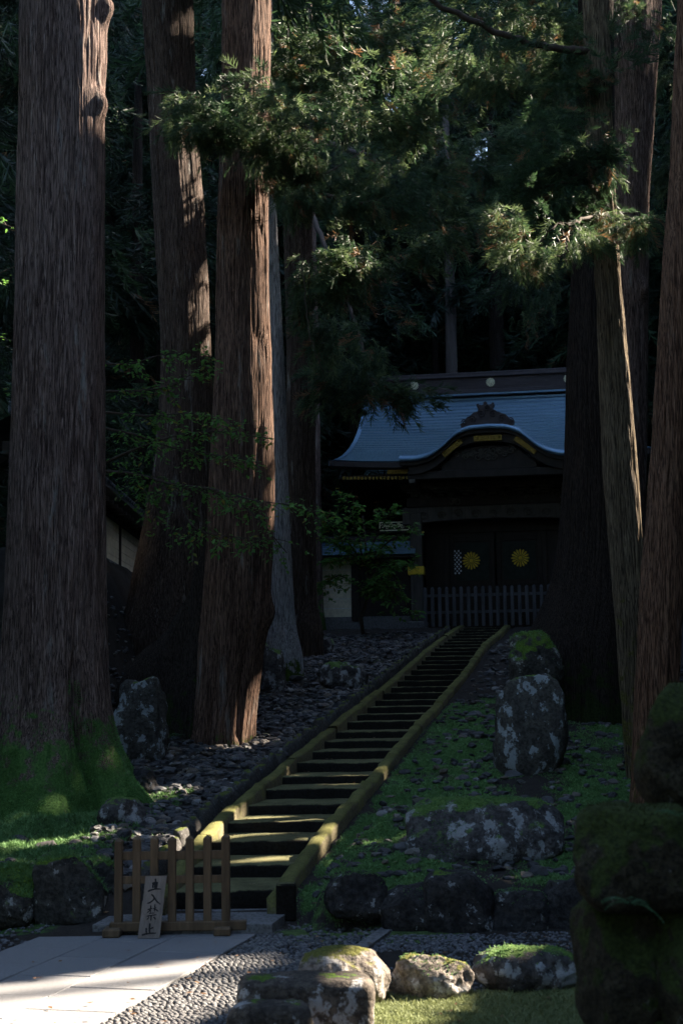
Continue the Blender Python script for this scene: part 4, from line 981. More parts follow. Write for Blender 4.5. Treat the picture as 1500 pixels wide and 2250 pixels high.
# wall left of the gate
wo_ = P(770, 1358, 45.6); wl = empty('plaster_wall', wo_, math.radians(-4)); tag(wl, 'cream plaster wall with white lines and blue copper coping left of the gate', 'wall')
def wx(px): return (px - 770) / PXM(45.6)
def wz(py): return (1358 - py) / PXM(45.6)
mb = MB(); mb.box((wx(560), 0, -0.4), (wx(905), 0.3, 0.04)); mb.build('base_course', M['slab'], wl)
for k_, (a, b) in enumerate(((1356, 1337), (1336, 1316), (1315, 1295), (1294, 1275), (1274, 1252), (1251, 1230))):
    mb = MB(); mb.box((wx(560), 0.03, wz(a)), (wx(772), 0.27, wz(b)), bev=0.004); mb.build('plaster_panel', M['plaster'], wl)
    mb = MB(); mb.box((wx(560), 0.04, wz(b)), (wx(772), 0.26, wz(b - 1.0))); mb.build('line', M['white'], wl)
for a, b in ((773, 791), (660, 672)):
    mb = MB(); mb.box((wx(a), -0.03, -0.1), (wx(b), 0.33, wz(1226)), bev=0.01); mb.build('post', M['timber'], wl)
mb = MB(); mb.box((wx(791), 0.06, -0.1), (wx(905), 0.24, wz(1228))); mb.build('dark_panel', M['timber'], wl)
V = []; NCr = 9
for r_ in range(NCr):
    for e in (0, .99):
        t = (r_ + e) / NCr
        for x in (wx(540), wx(915)): V.append((x, 0.15 - 0.75 * t, wz(1188) - (wz(1188) - wz(1224)) * (1 - (1 - t) ** 1.3) + (0.025 if e else 0)))
V = np.array(V); F = np.array([(2 * r_, 2 * r_ + 2, 2 * r_ + 3, 2 * r_ + 1) for r_ in range(2 * NCr - 1)])
mobj('coping_roof', V, F, M['copper'], wl, smooth=False)
V2 = V.copy(); V2[:, 1] = 0.3 - V2[:, 1]; mobj('coping_roof', V2, F[:, ::-1], M['copper'], wl, smooth=False)
mb = MB(); mb.box((wx(540), 0.02, wz(1190)), (wx(915), 0.28, wz(1178)), bev=0.02); mb.build('coping_ridge', M['ridge'], wl)
mb = MB(); mb.box((wx(540), -0.55, wz(1230)), (wx(915), 0.85, wz(1226.5))); mb.build('coping_soffit', M['timber'], wl)

# wall on the left terrace, running away from the viewer
XW = -5.05; Z0, Z1 = 5.04, 5.98
lw = empty('boarded_wall', (XW, 30, Z0)); tag(lw, 'cream boarded wall with dark posts and a tiled roof behind the left trunks', 'wall')
bays = [(22.6, 25.2), (25.28, 27.8), (27.88, 31.9), (31.98, 35.6), (35.68, 39.0), (39.08, 43.0)]
for (ya, yb) in bays:
    for k_ in range(5):
        mb = MB(); mb.box((-0.1, ya - 30, k_ * 0.19 + 0.004), (0.03, yb - 30, k_ * 0.19 + 0.184), bev=0.004); mb.build('board', M['plaster'], lw)
for yy in (25.24, 27.84, 31.94, 35.64, 39.04):
    mb = MB(); mb.box((-0.06, yy - 30 - 0.055, -0.1), (0.075, yy - 30 + 0.055, 0.98), bev=0.006); mb.build('post', M['timber'], lw)
mb = MB(); mb.box((-0.15, -7.6, -0.32), (0.16, 13.2, -0.003), bev=0.02); mb.build('base_course', M['slab'], lw)
mb = MB(); mb.box((-0.35, -7.6, 0.98), (0.06, 13.2, 1.2)); mb.build('wall_plate', M['timber'], lw)
mb = MB()
mb.add([(0.42, -7.8, 1.33), (0.42, 13.4, 1.33), (-0.1, 13.4, 1.62), (-0.1, -7.8, 1.62), (0.42, -7.8, 1.25), (0.42, 13.4, 1.25), (-0.1, 13.4, 1.3), (-0.1, -7.8, 1.3), (-1.0, -7.8, 1.16), (-1.0, 13.4, 1.16)], [(0, 1, 2, 3), (4, 7, 6, 5), (0, 4, 5, 1), (3, 2, 9, 8), (0, 3, 7, 4), (1, 5, 6, 2)])
lr = mb.build('tiled_roof', M['tile'], lw)
mb = MB()
for k_ in range(70):
    y = -7.7 + k_ * 0.3; mb.tube([(0.44, y, 1.35), (0.2, y, 1.48), (-0.1, y, 1.65)], 0.055, 6)
tl = mb.build('tile_roll', M['tile'], lr, True); tl['kind'] = 'stuff'
mb = MB(); mb.box((-0.22, -7.8, 1.62), (0.02, 13.4, 1.82), bev=0.02); mb.build('roof_ridge', M['tile'], lr)
for k_ in range(36):
    y = -7.6 + k_ * 0.58; mb = MB(); mb.box((0.0, y, 1.02), (0.40, y + 0.07, 1.09)); mb.build('rafter', M['timber'], lw)
# ------------------------------------------------------------------ trees
def base_empty(name, x, y, label, cat='tree', group=None):
    o = empty(name, (x, y, gz(x, y) - 0.05)); tag(o, label, cat, group); return o
def trunk_mesh(rows, Y, base, nth=200, dz=0.085, amp=0.028, seed=1, knots=(), top=19.0, lobes=0.05, seams=()):
    rows = sorted(rows, key=lambda r_: -r_[0])
    L = np.array([P(a, y, Y) for y, a, b in rows]); Rr = np.array([P(b, y, Y) for y, a, b in rows])
    zc = (L[:, 2] + Rr[:, 2]) / 2; xc = (L[:, 0] + Rr[:, 0]) / 2; rad = (Rr[:, 0] - L[:, 0]) / 2
    zt = max(top, zc[-1] + 0.5); sl_ = (rad[-1] - rad[-2]) / max(zc[-1] - zc[-2], .1); sx_ = (xc[-1] - xc[-2]) / max(zc[-1] - zc[-2], .1)
    zc = np.append(zc, zt); xc = np.append(xc, xc[-1] + sx_ * (zt - zc[-2])); rad = np.append(rad, max(rad[-1] * 0.72, 0.06))
    zlo = min(base[2] - 0.25, zc[0]); z = np.arange(zlo, zt, dz); nz = len(z)
    X = np.interp(z, zc, xc); R_ = np.interp(z, zc, rad)
    k = np.ones(7) / 7; X = np.convolve(np.pad(X, 3, mode='edge'), k, 'valid'); R_ = np.convolve(np.pad(R_, 3, mode='edge'), k, 'valid')
    th = np.linspace(0, 2 * math.pi, nth, endpoint=False)
    T, Z = np.meshgrid(th, z); RR = np.repeat(R_[:, None], nth, 1); h = Z - base[2]
    r0 = float(np.median(rad)); q = np.stack([np.cos(T) * r0, np.sin(T) * r0, Z], 2).reshape(-1, 3)
    f1 = 1 - np.abs(vnoise(q * [13, 13, 0.55] + seed, seed)); f2 = 1 - np.abs(vnoise(q * [30, 30, 1.3] + seed, seed + 1)); f3 = fbm(q * [2.2, 2.2, 0.22], seed + 2, 3); f4 = fbm(q * [5, 5, 2.0], seed + 5, 3)
    d = (amp * (1.1 * (f1 - .6) - 2.2 * f1 ** 7 * (0.5 + 0.5 * f4) + 0.6 * (f2 - .6) - 0.9 * f2 ** 6 + 1.4 * f3 + 0.3 * f4)).reshape(T.shape)
    lb = np.exp(-np.clip(h, 0, 9) / 0.7) * lobes * (np.sin(T * 5 + seed) + 0.7 * np.sin(T * 8 + 2 * seed)) * RR
    lb = lb + 0.025 * RR * (np.sin(3 * T + seed + 0.12 * Z) + np.sin(5 * T + 2.1 * seed - 0.1 * Z))
    rr = RR + d + lb
    for (ang, zk, ht, wth, wz_) in knots:
        da = np.angle(np.exp(1j * (T - ang))); rr = rr + ht * np.exp(-(da * RR / wth) ** 2 - ((Z - zk) / wz_) ** 2)
    for (ang, z0, z1, dep, wd) in seams:
        da = np.angle(np.exp(1j * (T - ang - 0.06 * np.sin(Z * 2)))); rr = rr - dep * np.exp(-(da * RR / wd) ** 2) * sstep(z0, z0 + .3, Z) * sstep(z1, z1 - .8, Z)
    V = np.stack([X[:, None] + rr * np.cos(T), Y + rr * np.sin(T), Z], 2).reshape(-1, 3) - base
    i = np.arange(nz - 1)[:, None] * nth; j = np.arange(nth)[None, :]; j2 = (j + 1) % nth
    F = np.stack([i + j, i + j2, i + nth + j2, i + nth + j], 2).reshape(-1, 4)
    return V, F
def big_tree(rows, Y, mat, label, seed, name='cedar_tree', **kw):
    lo = max(rows, key=lambda r_: r_[0]); b = P((lo[1] + lo[2]) / 2, lo[0], Y)
    e = base_empty(name, b[0], Y, label); base = np.array(e.location)
    V, F = trunk_mesh(rows, Y, base, seed=seed, **kw)
    tr_ = mobj('trunk', V, F, mat, e)
    if label.startswith('broadest'):
        fuzz(V, F[(V[F].mean(1)[:, 2] < 1.7) & (V[F].mean(1)[:, 1] < 0.3)], tr_, M['moss_trunk'], 110000, 0.011, 0.010, 0.0, 4, fn=lambda p, m: 0.55 - p[:, 2] * 0.75 + 1.15 * fbm(p * [2.2, 2.2, 1.4], 8, 4) + 0.2 * (m[:, 2]))
    return e
def zk(py, Y): return float(P(750, py, Y)[2])
# angles: 0 = right (+x), -pi/2 = toward the viewer
T1 = big_tree([(0, 50, 235), (250, 48, 232), (600, 42, 232), (1000, 25, 232), (1300, 12, 233), (1450, 3, 238), (1560, -8, 245), (1640, -28, 260), (1700, -55, 292), (1745, -90, 330), (1790, -130, 365)], 19.0, M['bark_plum'], 'broadest trunk at the left edge with a thick green mossy foot', 3,
              nth=300, knots=[(-0.45, zk(240, 19), 0.13, 0.12, 0.2), (-0.3, zk(25, 19), 0.16, 0.1, 0.22), (-0.2, zk(110, 19), 0.05, .2, .5)], seams=[(-0.95, zk(1760, 19), zk(1400, 19), 0.12, 0.05)], lobes=0.15, amp=0.03)
T2 = big_tree([(0, 308, 425), (200, 322, 432), (350, 330, 442), (600, 345, 462), (800, 355, 470), (1000, 345, 474), (1150, 322, 476), (1250, 300, 478), (1330, 285, 480), (1400, 262, 490)], 27.0, M['bark_brown'], 'dark brown trunk standing behind and left of the split red trunk', 5, nth=180)
T3 = big_tree([(0, 483, 595), (200, 483, 592), (400, 478, 590), (600, 474, 592), (800, 470, 597), (1000, 462, 603), (1200, 455, 600), (1300, 447, 594), (1380, 438, 588), (1450, 432, 575), (1550, 425, 562), (1600, 418, 555), (1650, 405, 552)], 23.5, M['bark_rust'], 'tall reddish trunk left of the steps with its right edge in sunlight', 7,
              nth=240, knots=[(0.0, zk(1345, 23.5), 0.10, 0.2, 0.22), (-0.2, zk(385, 23.5), 0.08, 0.08, 0.25)], seams=[(-0.9, zk(1640, 23.5), zk(900, 23.5), 0.10, 0.06)], amp=0.032, lobes=0.07)
T4 = big_tree([(300, 562, 610), (480, 565, 612), (800, 572, 628), (1000, 577, 632), (1200, 582, 640), (1350, 586, 648), (1400, 585, 655), (1440, 578, 668)], 31.0, M['bark_grey'], 'slim silver-grey trunk half hidden behind the tall reddish trunk', 9, nth=160, amp=0.022)
T5 = big_tree([(300, 612, 680), (600, 622, 687), (800, 630, 691), (1000, 632, 693), (1200, 635, 696), (1330, 640, 699), (1375, 632, 712)], 36.0, M['bark_brown'], 'dark trunk nearest the gate on the left of the steps', 11, nth=140)
T6 = big_tree([(0, 1270, 1345), (300, 1264, 1348), (500, 1258, 1352), (800, 1243, 1364), (1000, 1238, 1376), (1200, 1222, 1392), (1280, 1208, 1400), (1340, 1186, 1410), (1370, 1168, 1416), (1450, 1140, 1420), (1600, 1120, 1430)], 25.0, M['bark_dark'], 'massive near-black trunk right of the gate with a spreading foot', 13, nth=260, lobes=0.06)
T6b = big_tree([(0, 1278, 1334), (300, 1288, 1344), (480, 1302, 1354), (600, 1308, 1362), (700, 1312, 1371), (900, 1318, 1388), (1050, 1324, 1400), (1200, 1338, 1412), (1400, 1356, 1425), (1600, 1366, 1440), (1720, 1370, 1452)], 19.8, M['bark_olive'], 'slender leaning trunk on the right with a bright mossy sunlit edge', 15, nth=200, amp=0.03)
T7 = big_tree([(0, 1335, 1452), (250, 1335, 1440), (450, 1335, 1428), (700, 1330, 1423), (1000, 1320, 1420), (1100, 1318, 1413), (1400, 1310, 1420), (1480, 1300, 1430)], 29.0, M['bark_plum'], 'straight plum-brown trunk behind the slender leaning trunk, sunlit near the top', 17, nth=200, knots=[(-1.0, zk(655, 29), 0.14, 0.12, 0.2)], amp=0.026)
T8 = big_tree([(0, 1492, 1560), (400, 1474, 1545), (600, 1456, 1535), (800, 1440, 1522), (1000, 1427, 1512), (1200, 1413, 1503), (1400, 1401, 1494), (1600, 1391, 1488), (1780, 1380, 1490), (1880, 1370, 1500)], 15.6, M['bark_red'], 'red-barked trunk at the right edge rising behind the mossy pillar', 19, nth=220, amp=0.028, top=15)
# a big root running down to the left from the reddish trunk
arc = np.array([(470, 1080), (452, 1170), (430, 1250), (400, 1320), (360, 1375), (318, 1418), (280, 1465), (246, 1530)], float)
sa = np.linspace(0, 7, 60); arc = np.stack([np.interp(sa, np.arange(8), arc[:, k_]) for k_ in (0, 1)], 1)
arc = np.stack([np.convolve(np.pad(arc[:, k_], 5, mode='edge'), np.ones(11) / 11, 'valid') for k_ in (0, 1)], 1)
V = []; nv_ = 26
for (x, y) in arc:
    for q_ in np.linspace(-1, 1, nv_):
        v_ = abs(q_); pt = P(x + (470 - x) * 0.18 * v_, y + (1665 - y) * v_, 23.7); V.append((pt[0], 23.7 + math.copysign(0.5 * v_ ** 0.55, q_), pt[2]))
V = np.array(V); V += 0.05 * np.stack([fbm(V * [3, 3, 1.2], 77, 4), fbm(V * [3.5, 3.5, 1.0], 78, 4), 0 * V[:, 0]], 1)
F = np.array([(a_ * nv_ + b_, (a_ + 1) * nv_ + b_, (a_ + 1) * nv_ + b_ + 1, a_ * nv_ + b_ + 1) for a_ in range(59) for b_ in range(nv_ - 1)])
mobj('root', V - np.array(T3.location), F, M['bark_dark'], T3)

# ------------------------------------------------------------------ gaps cut in the canopy to let sun onto chosen spots
gaps = []
def gap(px, py, Y, r): gaps.append((*P(px, py, Y), r))
def gapg(px, py, r, z=0.0): gaps.append((*G(px, py, z), r))
for px, py, r in ((60, 2240, .05), (250, 2200, .05), (400, 2160, .05), (500, 2130, .05)): gapg(px, py, r)
SUNNY = np.array([G(*q_)[:2] for q_ in ((-420, 2210), (-150, 2172), (0, 2154), (200, 2130), (400, 2105), (640, 2082), (628, 2120), (592, 2165), (548, 2205), (485, 2250), (420, 2310), (200, 2480), (-700, 2480))])
for px, py, r in ((752, 2120, .24), (800, 2135, .28), (770, 2180, .24), (960, 2140, .28), (1010, 2140, .25), (930, 2160, .2), (880, 2205, .25), (800, 2225, .3), (960, 2190, .2), (860, 2240, .3)): gapg(px, py, r, 0.15)
for px, py, Y, r in ((520, 1790, 16.8, .16), (470, 1815, 16.4, .2), (560, 1765, 17.6, .16), (600, 1752, 18, .13), (650, 1745, 18, .1), (520, 1740, 17.4, .12), (440, 1830, 16, .16),
                     (620, 1690, 19.5, .12), (700, 1640, 21.5, .12), (760, 1590, 24, .12), (830, 1530, 27.5, .12), (900, 1465, 32, .12), (870, 1665, 22, .1), (800, 1745, 18.8, .1), (920, 1595, 24.5, .12), (960, 1555, 26.5, .12), (1000, 1505, 30, .12), (720, 1830, 16.5, .14), (680, 1870, 15.9, .14), (620, 1830, 16, .12), (560, 1850, 15.7, .12), (840, 1700, 20, .13), (880, 1640, 22.6, .13), (940, 1580, 25.2, .13), (985, 1525, 28.6, .13), (1015, 1480, 32, .13), (660, 1675, 20.4, .12), (735, 1612, 22.8, .12), (800, 1555, 25.8, .12), (870, 1495, 30, .12), (700, 1760, 18, .12), (760, 1690, 20, .12), (1035, 1455, 34, .1)): gap(px, py, Y, r)
for px, py, r in ((216, 10, .45), (215, 60, .4), (214, 110, .4), (212, 160, .35), (212, 205, .35), (220, 245, .3)): gap(px, py, 18.9, r)
for px, py, r in ((420, 50, .2), (432, 420, .2), (450, 600, .22), (455, 680, .22), (458, 760, .2), (462, 850, .15)): gap(px, py, 26.9, r)
for py in range(0, 1000, 60):
    if py not in (240, 300, 360): gap(578, py, 23.4, .32 if py < 240 or py > 400 else .1)
for px, py in ((575, 1090), (570, 1160), (560, 1560), (548, 1600), (560, 1520)): gap(px, py, 23.4, .2)
for py in range(520, 1300, 60): gap(606 + (py - 480) * 0.032, py, 30.9, .16)
for py in range(480, 1150, 50): gap(1350 + (py - 500) * 0.078, py, 19.7, .3)
for py in range(0, 460, 50): gap(1432 - py * 0.03, py, 28.9, .42)
for px, py, Y, r in ((685, 20, 44.8, .6), (1180, 1400, 26.5, .3), (370, 230, 21.5, .4), (430, 215, 21.5, .5), (480, 215, 21.5, .5), (520, 205, 21.5, .55), (570, 205, 21.6, .5), (620, 215, 21.8, .5), (670, 260, 22, .5), (590, 80, 29.5, .7), (680, 70, 29.5, .8), (850, 200, 30, .8), (930, 180, 31, .8), (730, 300, 29, .5), (900, 360, 29, .4), (1180, 100, 23.5, .6), (1020, 100, 24.5, .7), (640, 110, 25, .8), (720, 120, 26, .8), (800, 140, 27, .9), (870, 90, 28, .9), (700, 190, 25, .7), (760, 230, 25, .6), (1160, 550, 18.1, .5), (1110, 490, 18.2, .4), (1240, 530, 18.2, .4), (1395, 490, 19.5, .4), (1330, 470, 19.5, .3), (1060, 60, 27, .9), (1120, 130, 27, .7), (880, 280, 26, .6), (950, 270, 26, .5), (830, 760, 30, .5), (700, 570, 27, .5), (740, 610, 27, .4), (560, 1590, 22.5, .25), (620, 1580, 23, .2), (430, 1690, 19, .2), (350, 1640, 20.3, .2), (1190, 210, 21, .3), (835, 1800, 17.2, .16), (790, 1880, 15.7, .16), (872, 1750, 18.2, .14), (945, 1610, 23.6, .14), (1000, 1775, 15.6, .14), (1120, 1775, 15.7, .12), (1010, 1540, 27, .13), (1150, 1880, 14.3, .1), (60, 1800, 17.4, .15), (150, 1745, 18.2, .13), (40, 1880, 15, .14), (150, 1900, 14.2, .12), (1330, 1720, 16.5, .12), (1250, 60, 21, .6), (960, 120, 29, .8)): gap(px, py, Y, r)
GP = np.array(gaps); GPp, GPr = GP[:, :3], GP[:, 3]
def carve(c, extra=0.0, k=1.0, tmin=1.2):
    keep = np.ones(len(c), bool)
    for a in range(0, len(c), 4000):
        rel = c[a:a + 4000, None, :] - GPp[None]; t = rel @ SUN
        d = np.linalg.norm(rel - t[..., None] * SUN, axis=2)
        keep[a:a + 4000] = ~(((t > tmin) & (d < GPr * k + extra)).any(1))
    return keep

def carve_tris(V, F, m, org, extra, k, tmin=1.0):
    c = (V[F].mean(1) + org).astype(np.float32); keep = np.ones(len(c), bool); S = SUN.astype(np.float32)
    cs = c @ S; cp = c - cs[:, None] * S                       # split along / across the light
    for g, r_ in zip(GPp, GPr):
        g = g.astype(np.float32); gs = float(g @ S); gp_ = g - gs * S
        keep &= ~(((cp - gp_) ** 2).sum(1) < (r_ * k + extra) ** 2) | (cs - gs < tmin)
    # the open patch of sun on the paving: what would shade it is missing from the canopy
    w_ = V[F].mean(1) + org; w_ = w_[:, :2] - SUN[:2] * (w_[:, 2] / SUN[2])[:, None]; ins = np.zeros(len(w_), bool)
    for a_, b_ in zip(SUNNY, np.roll(SUNNY, -1, 0)):
        ins ^= ((a_[1] > w_[:, 1]) != (b_[1] > w_[:, 1])) & (w_[:, 0] < (b_[0] - a_[0]) * (w_[:, 1] - a_[1]) / (b_[1] - a_[1] + 1e-9) + a_[0])
    keep &= ~ins
    return F[keep], m[keep]
def trunk_clear(x, y, rad=0.55):
    h = SUN[:2] / np.linalg.norm(SUN[:2]); rel = np.array([x, y]) - GPp[:, :2]; t = rel @ h
    return not ((t > 0) & (np.abs(rel @ np.array([-h[1], h[0]])) < rad + GPr) & (t < 34)).any()
# ------------------------------------------------------------------ foliage
def spray_tmpl(nf, seed, wd=0.05, coarse=False):
    r = np.random.default_rng(seed); V, F = [], []
    for i in range(nf):
        t = 0.05 + 0.95 * (i + r.random()) / nf; ax = np.array([t, 0.10 * math.sin(t * 3 + seed), -0.30 * t * t])
        s = 1 if i % 2 else -1
        d = np.array([0.75 + 0.3 * r.random(), s * (0.75 - 0.45 * t) + r.normal(0, .28), r.normal(0.0, 0.38)]); d /= np.linalg.norm(d)
        L = (0.50 - 0.22 * t) * r.uniform(0.7, 1.25); w_ = np.cross(d, r.normal(size=3)); w_ *= wd * r.uniform(.7, 1.3) / np.linalg.norm(w_)
        mid = ax + d * L * 0.55 + np.array([0, 0, -0.05 * L]); tip = ax + d * L + np.array([0, 0, 0.06 * L])
        n0 = len(V); V += [ax - w_ * .5, ax + w_ * .5, mid - w_ * .8, mid + w_ * .8, tip]
        F += [(n0, n0 + 1, n0 + 3), (n0, n0 + 3, n0 + 2), (n0 + 2, n0 + 3, n0 + 4)]
    return np.array(V), np.array(F)
FINE = [spray_tmpl(48, s_, 0.015) for s_ in (1, 2, 3)]
MID = [spray_tmpl(34, s_, 0.022) for s_ in (4, 5, 6)]
COARSE = [spray_tmpl(10, s_, 0.26) for s_ in (7, 8, 9)]
def place(tm, pos, dirs, size, rg, mi=None):
    Vs, Fs, Ms, nv = [], [], [], 0; n = len(pos)
    if n == 0: return np.zeros((0, 3)), np.zeros((0, 3), int), np.zeros(0, int)
    dirs = dirs / np.linalg.norm(dirs, axis=1)[:, None]
    up = np.array([0, 0, 1.0]) + rg.normal(0, 0.35, (n, 3)); Yx = np.cross(up, dirs); Yx /= np.linalg.norm(Yx, axis=1)[:, None]; Zx = np.cross(dirs, Yx)
    which = rg.integers(0, len(tm), n); mi = np.zeros(n, int) if mi is None else mi
    for k, (V, F) in enumerate(tm):
        s = which == k
        if not s.any(): continue
        W = (V[None, :, 0:1] * dirs[s][:, None] + V[None, :, 1:2] * Yx[s][:, None] + V[None, :, 2:3] * Zx[s][:, None]) * size[s][:, None, None] + pos[s][:, None]
        Vs.append(W.reshape(-1, 3)); Fs.append((F[None] + (np.arange(s.sum()) * len(V))[:, None, None]).reshape(-1, 3) + nv); nv += s.sum() * len(V)
        Ms.append(np.repeat(mi[s], len(F)))
    return np.concatenate(Vs), np.concatenate(Fs), np.concatenate(Ms)
NMATS = [M['needle'], M['needle_bright'], M['needle_brown']]
class Crown:
    """sprays of one tree gathered along its boughs"""
    def __init__(s, tree, seed): s.t = tree; s.o = np.array(tree.location); s.r = np.random.default_rng(seed); s.p, s.d, s.z, s.m = [], [], [], []
    def sprays(s, pos, dirs, size, mi, kcarve=0.45):
        k = np.ones(len(pos), bool); s.p.append(pos[k]); s.d.append(dirs[k]); s.z.append(size[k]); s.m.append(mi[k])
    def blob(s, px, py, rx, ry, Y, n, size=0.38, out=(0, 0), bright=0.3, brown=0.03, ry_depth=None, droop=0.55):
        c = P(px, py, Y); sc = 1 / PXM(Y); r = s.r; n = int(n * 1.3); size = size * 0.86
        # a few sub-clusters so that the edge is uneven
        m = max(3, n // 22); cc = r.normal(0, 0.48, (m, 3)); w_ = r.integers(0, m, n)
        q = cc[w_] + r.normal(0, 0.26, (n, 3)); dp = (ry_depth or rx) * sc
        pos = c + q * [rx * sc, dp, 0] + np.array([0, 0, 1]) * (q[:, 2:3] * ry * sc)
        dirs = q * [1, 1, 0.5] + np.array([out[0] * 0.9, -0.35, -droop - out[1] * 0.2]) + r.normal(0, 0.25, (n, 3))
        mi = np.where(r.random(n) < brown, 2, np.where(r.random(n) < bright, 1, 0))
        s.sprays(pos, dirs, size * r.uniform(0.7, 1.25, n), mi); return c
    def bough(s, pts, r0, r1, n=0, size=0.36, bright=0.2, brown=0.02, rad=0.3, name='branch', mat=None):
        q = np.array([P(*p) for p in pts]); t = np.linspace(0, len(q) - 1, max(8, 5 * len(q)))
        c = np.stack([np.interp(t, np.arange(len(q)), q[:, k]) for k in range(3)], 1)
        for _ in range(2): c[1:-1] = (c[:-2] + c[1:-1] * 2 + c[2:]) / 4
        c[1:-1] += s.r.normal(0, 0.012, c[1:-1].shape)
        mb = MB(); mb.tube(c - s.o, np.linspace(r0, r1, len(c)), 8); mb.build(name, mat or M['twig'], s.t, True)
        if n:
            u = 0.25 + 0.75 * s.r.random(n); k = u * (len(c) - 1); pos = np.stack([np.interp(k, np.arange(len(c)), c[:, a]) for a in range(3)], 1)
            off = s.r.normal(0, 1, (n, 3)) * [1, 1, 0.45] * rad * (0.35 + 0.65 * u[:, None]); ax = (c[-1] - c[0]) / np.linalg.norm(c[-1] - c[0])
            dirs = ax * 0.7 + off / rad * 0.5 + [0, 0, -0.45]
            mi = np.where(s.r.random(n) < brown, 2, np.where(s.r.random(n) < bright, 1, 0))
            s.sprays(pos + off, dirs, size * s.r.uniform(0.7, 1.25, n), mi)
    def build(s, tm=FINE, mats=None):
        V, F, m = place(tm, np.concatenate(s.p) - s.o, np.concatenate(s.d), np.concatenate(s.z), s.r, np.concatenate(s.m))
        F, m = carve_tris(V, F, m, s.o, 0.03, 0.8, 0.9)
        return mobj('crown', V, F, mats or NMATS, s.t, m, smooth=False)

c3 = Crown(T3, 31)
c3.bough([(588, 375, 23.2), (620, 372, 22.6), (690, 420, 22.2), (780, 450, 22), (860, 430, 22)], 0.07, 0.015, 60)
c3.bough([(590, 350, 23.2), (560, 300, 22.3), (500, 260, 21.8), (420, 240, 21.5)], 0.06, 0.012, 50)
c3.bough([(592, 385, 23.2), (640, 400, 23), (720, 380, 23), (800, 330, 23.4)], 0.06, 0.012, 60)
c3.bough([(640, 440, 22.5), (660, 540, 22.5), (670, 640, 22.4), (672, 700, 22.4), (690, 770, 22.4), (712, 820, 22.4)], 0.012, 0.004)
for a in ((430, 225, 70, 36, 21.6, 70), (510, 225, 80, 45, 21.6, 110), (610, 250, 100, 55, 21.8, 150), (460, 290, 90, 42, 21.8, 110), (580, 325, 110, 42, 22, 140), (700, 320, 110, 60, 22.4, 160), (760, 395, 110, 50, 22.2, 130), (860, 420, 90, 50, 22.4, 110), (640, 420, 70, 34, 22, 60)): c3.blob(*a, bright=0.3, brown=0.015, droop=0.75)
c3.build()
# a second cedar behind the steps whose lit crown fills the upper middle
def plain_tree(px0, px1, py0, Y, label, mat=None, top=24, name='cedar_tree', group=None, lean=0.0):
    a, b = P(px0, py0, Y), P(px1, py0, Y); x = (a[0] + b[0]) / 2; r_ = (b[0] - a[0]) / 2
    e = base_empty(name, x, Y, label, 'tree', group); zb = e.location[2]; n_ = 22
    z = np.linspace(-0.3, top - zb, n_); rr = r_ * (1.15 - 0.75 * z / z[-1]) * (1 + 0.6 * np.exp(-np.clip(z, 0, 9) / 0.4))
    V, F = tube_vf(np.stack([lean * z, 0 * z, z], 1), rr, 22); V = V + 0.12 * r_ * fbm(V * [6, 6, 0.6], int(px0), 3)[:, None] * [1, 1, 0]
    mb = MB(); mb.add(V, F); mb.build('trunk', mat or M['bark_far'], e, True); return e
TB = plain_tree(676, 702, 800, 45.0, 'thin sunlit trunk seen high up between the foliage right of the reddish trunk', M['bark_plum'], 26)
cb = Crown(TB, 41)
for a in ((625, 150, 60, 55, 30, 90), (730, 130, 120, 75, 30, 230), (850, 110, 110, 80, 31, 220), (780, 230, 120, 70, 29, 200), (900, 260, 90, 70, 29, 150), (960, 130, 80, 70, 32, 140), (940, 500, 50, 60, 28, 90), (820, 560, 90, 70, 28, 150), (740, 620, 60, 60, 28, 100), (690, 570, 40, 70, 28, 80), (830, 760, 55, 55, 33, 90), (790, 850, 75, 55, 33, 150), (850, 880, 50, 40, 33, 70), (730, 720, 50, 80, 31, 90), (1070, 5, 70, 40, 33, 150), (975, 360, 55, 60, 34, 150), (985, 470, 50, 60, 35, 130), (950, 430, 40, 60, 33, 90), (1060, 330, 55, 70, 35, 170)): cb.blob(*a, size=0.52, bright=0.35, brown=0.05)
cb.bough([(690, 300, 44), (760, 330, 40), (850, 350, 34), (930, 420, 30)], 0.1, 0.02, 40, 0.5)
cb.bough([(690, 480, 44), (720, 560, 40), (780, 700, 36), (820, 860, 33)], 0.09, 0.02, 60, 0.5)
cb.build(MID)
c6 = Crown(T6b, 51)
c6.bough([(1300, 110, 19.8), (1240, 108, 19.6), (1180, 100, 19.4), (1100, 75, 19.2), (1020, 35, 19.0), (940, 0, 18.8), (880, -60, 18.6)], 0.06, 0.03, 30, 0.4)
c6.bough([(1318, 200, 19.8), (1345, 160, 19.6), (1362, 120, 19.4), (1360, 70, 19.3)], 0.035, 0.012, 20)
c6.bough([(1330, 470, 19.5), (1290, 478, 19.0), (1250, 492, 18.5), (1225, 490, 18.3), (1180, 540, 18.2), (1150, 560, 18.1)], 0.03, 0.006, 26, 0.34, 0.4, 0.08, 0.16)
c6.bough([(1228, 488, 18.4), (1242, 520, 18.3), (1245, 550, 18.2), (1234, 566, 18.2), (1216, 560, 18.2), (1200, 552, 18.2)], 0.014, 0.007)
c6.bough([(1238, 562, 18.2), (1246, 585, 18.2)], 0.008, 0.004)
c6.bough([(1340, 480, 19.5), (1370, 485, 19.2), (1410, 480, 19.0), (1445, 490, 18.9)], 0.03, 0.006, 26, 0.32, 0.3, 0.2, 0.2)
c6.bough([(1300, 370, 19.7), (1240, 400, 19.4), (1170, 415, 19.2), (1110, 430, 19.0)], 0.03, 0.008, 30)
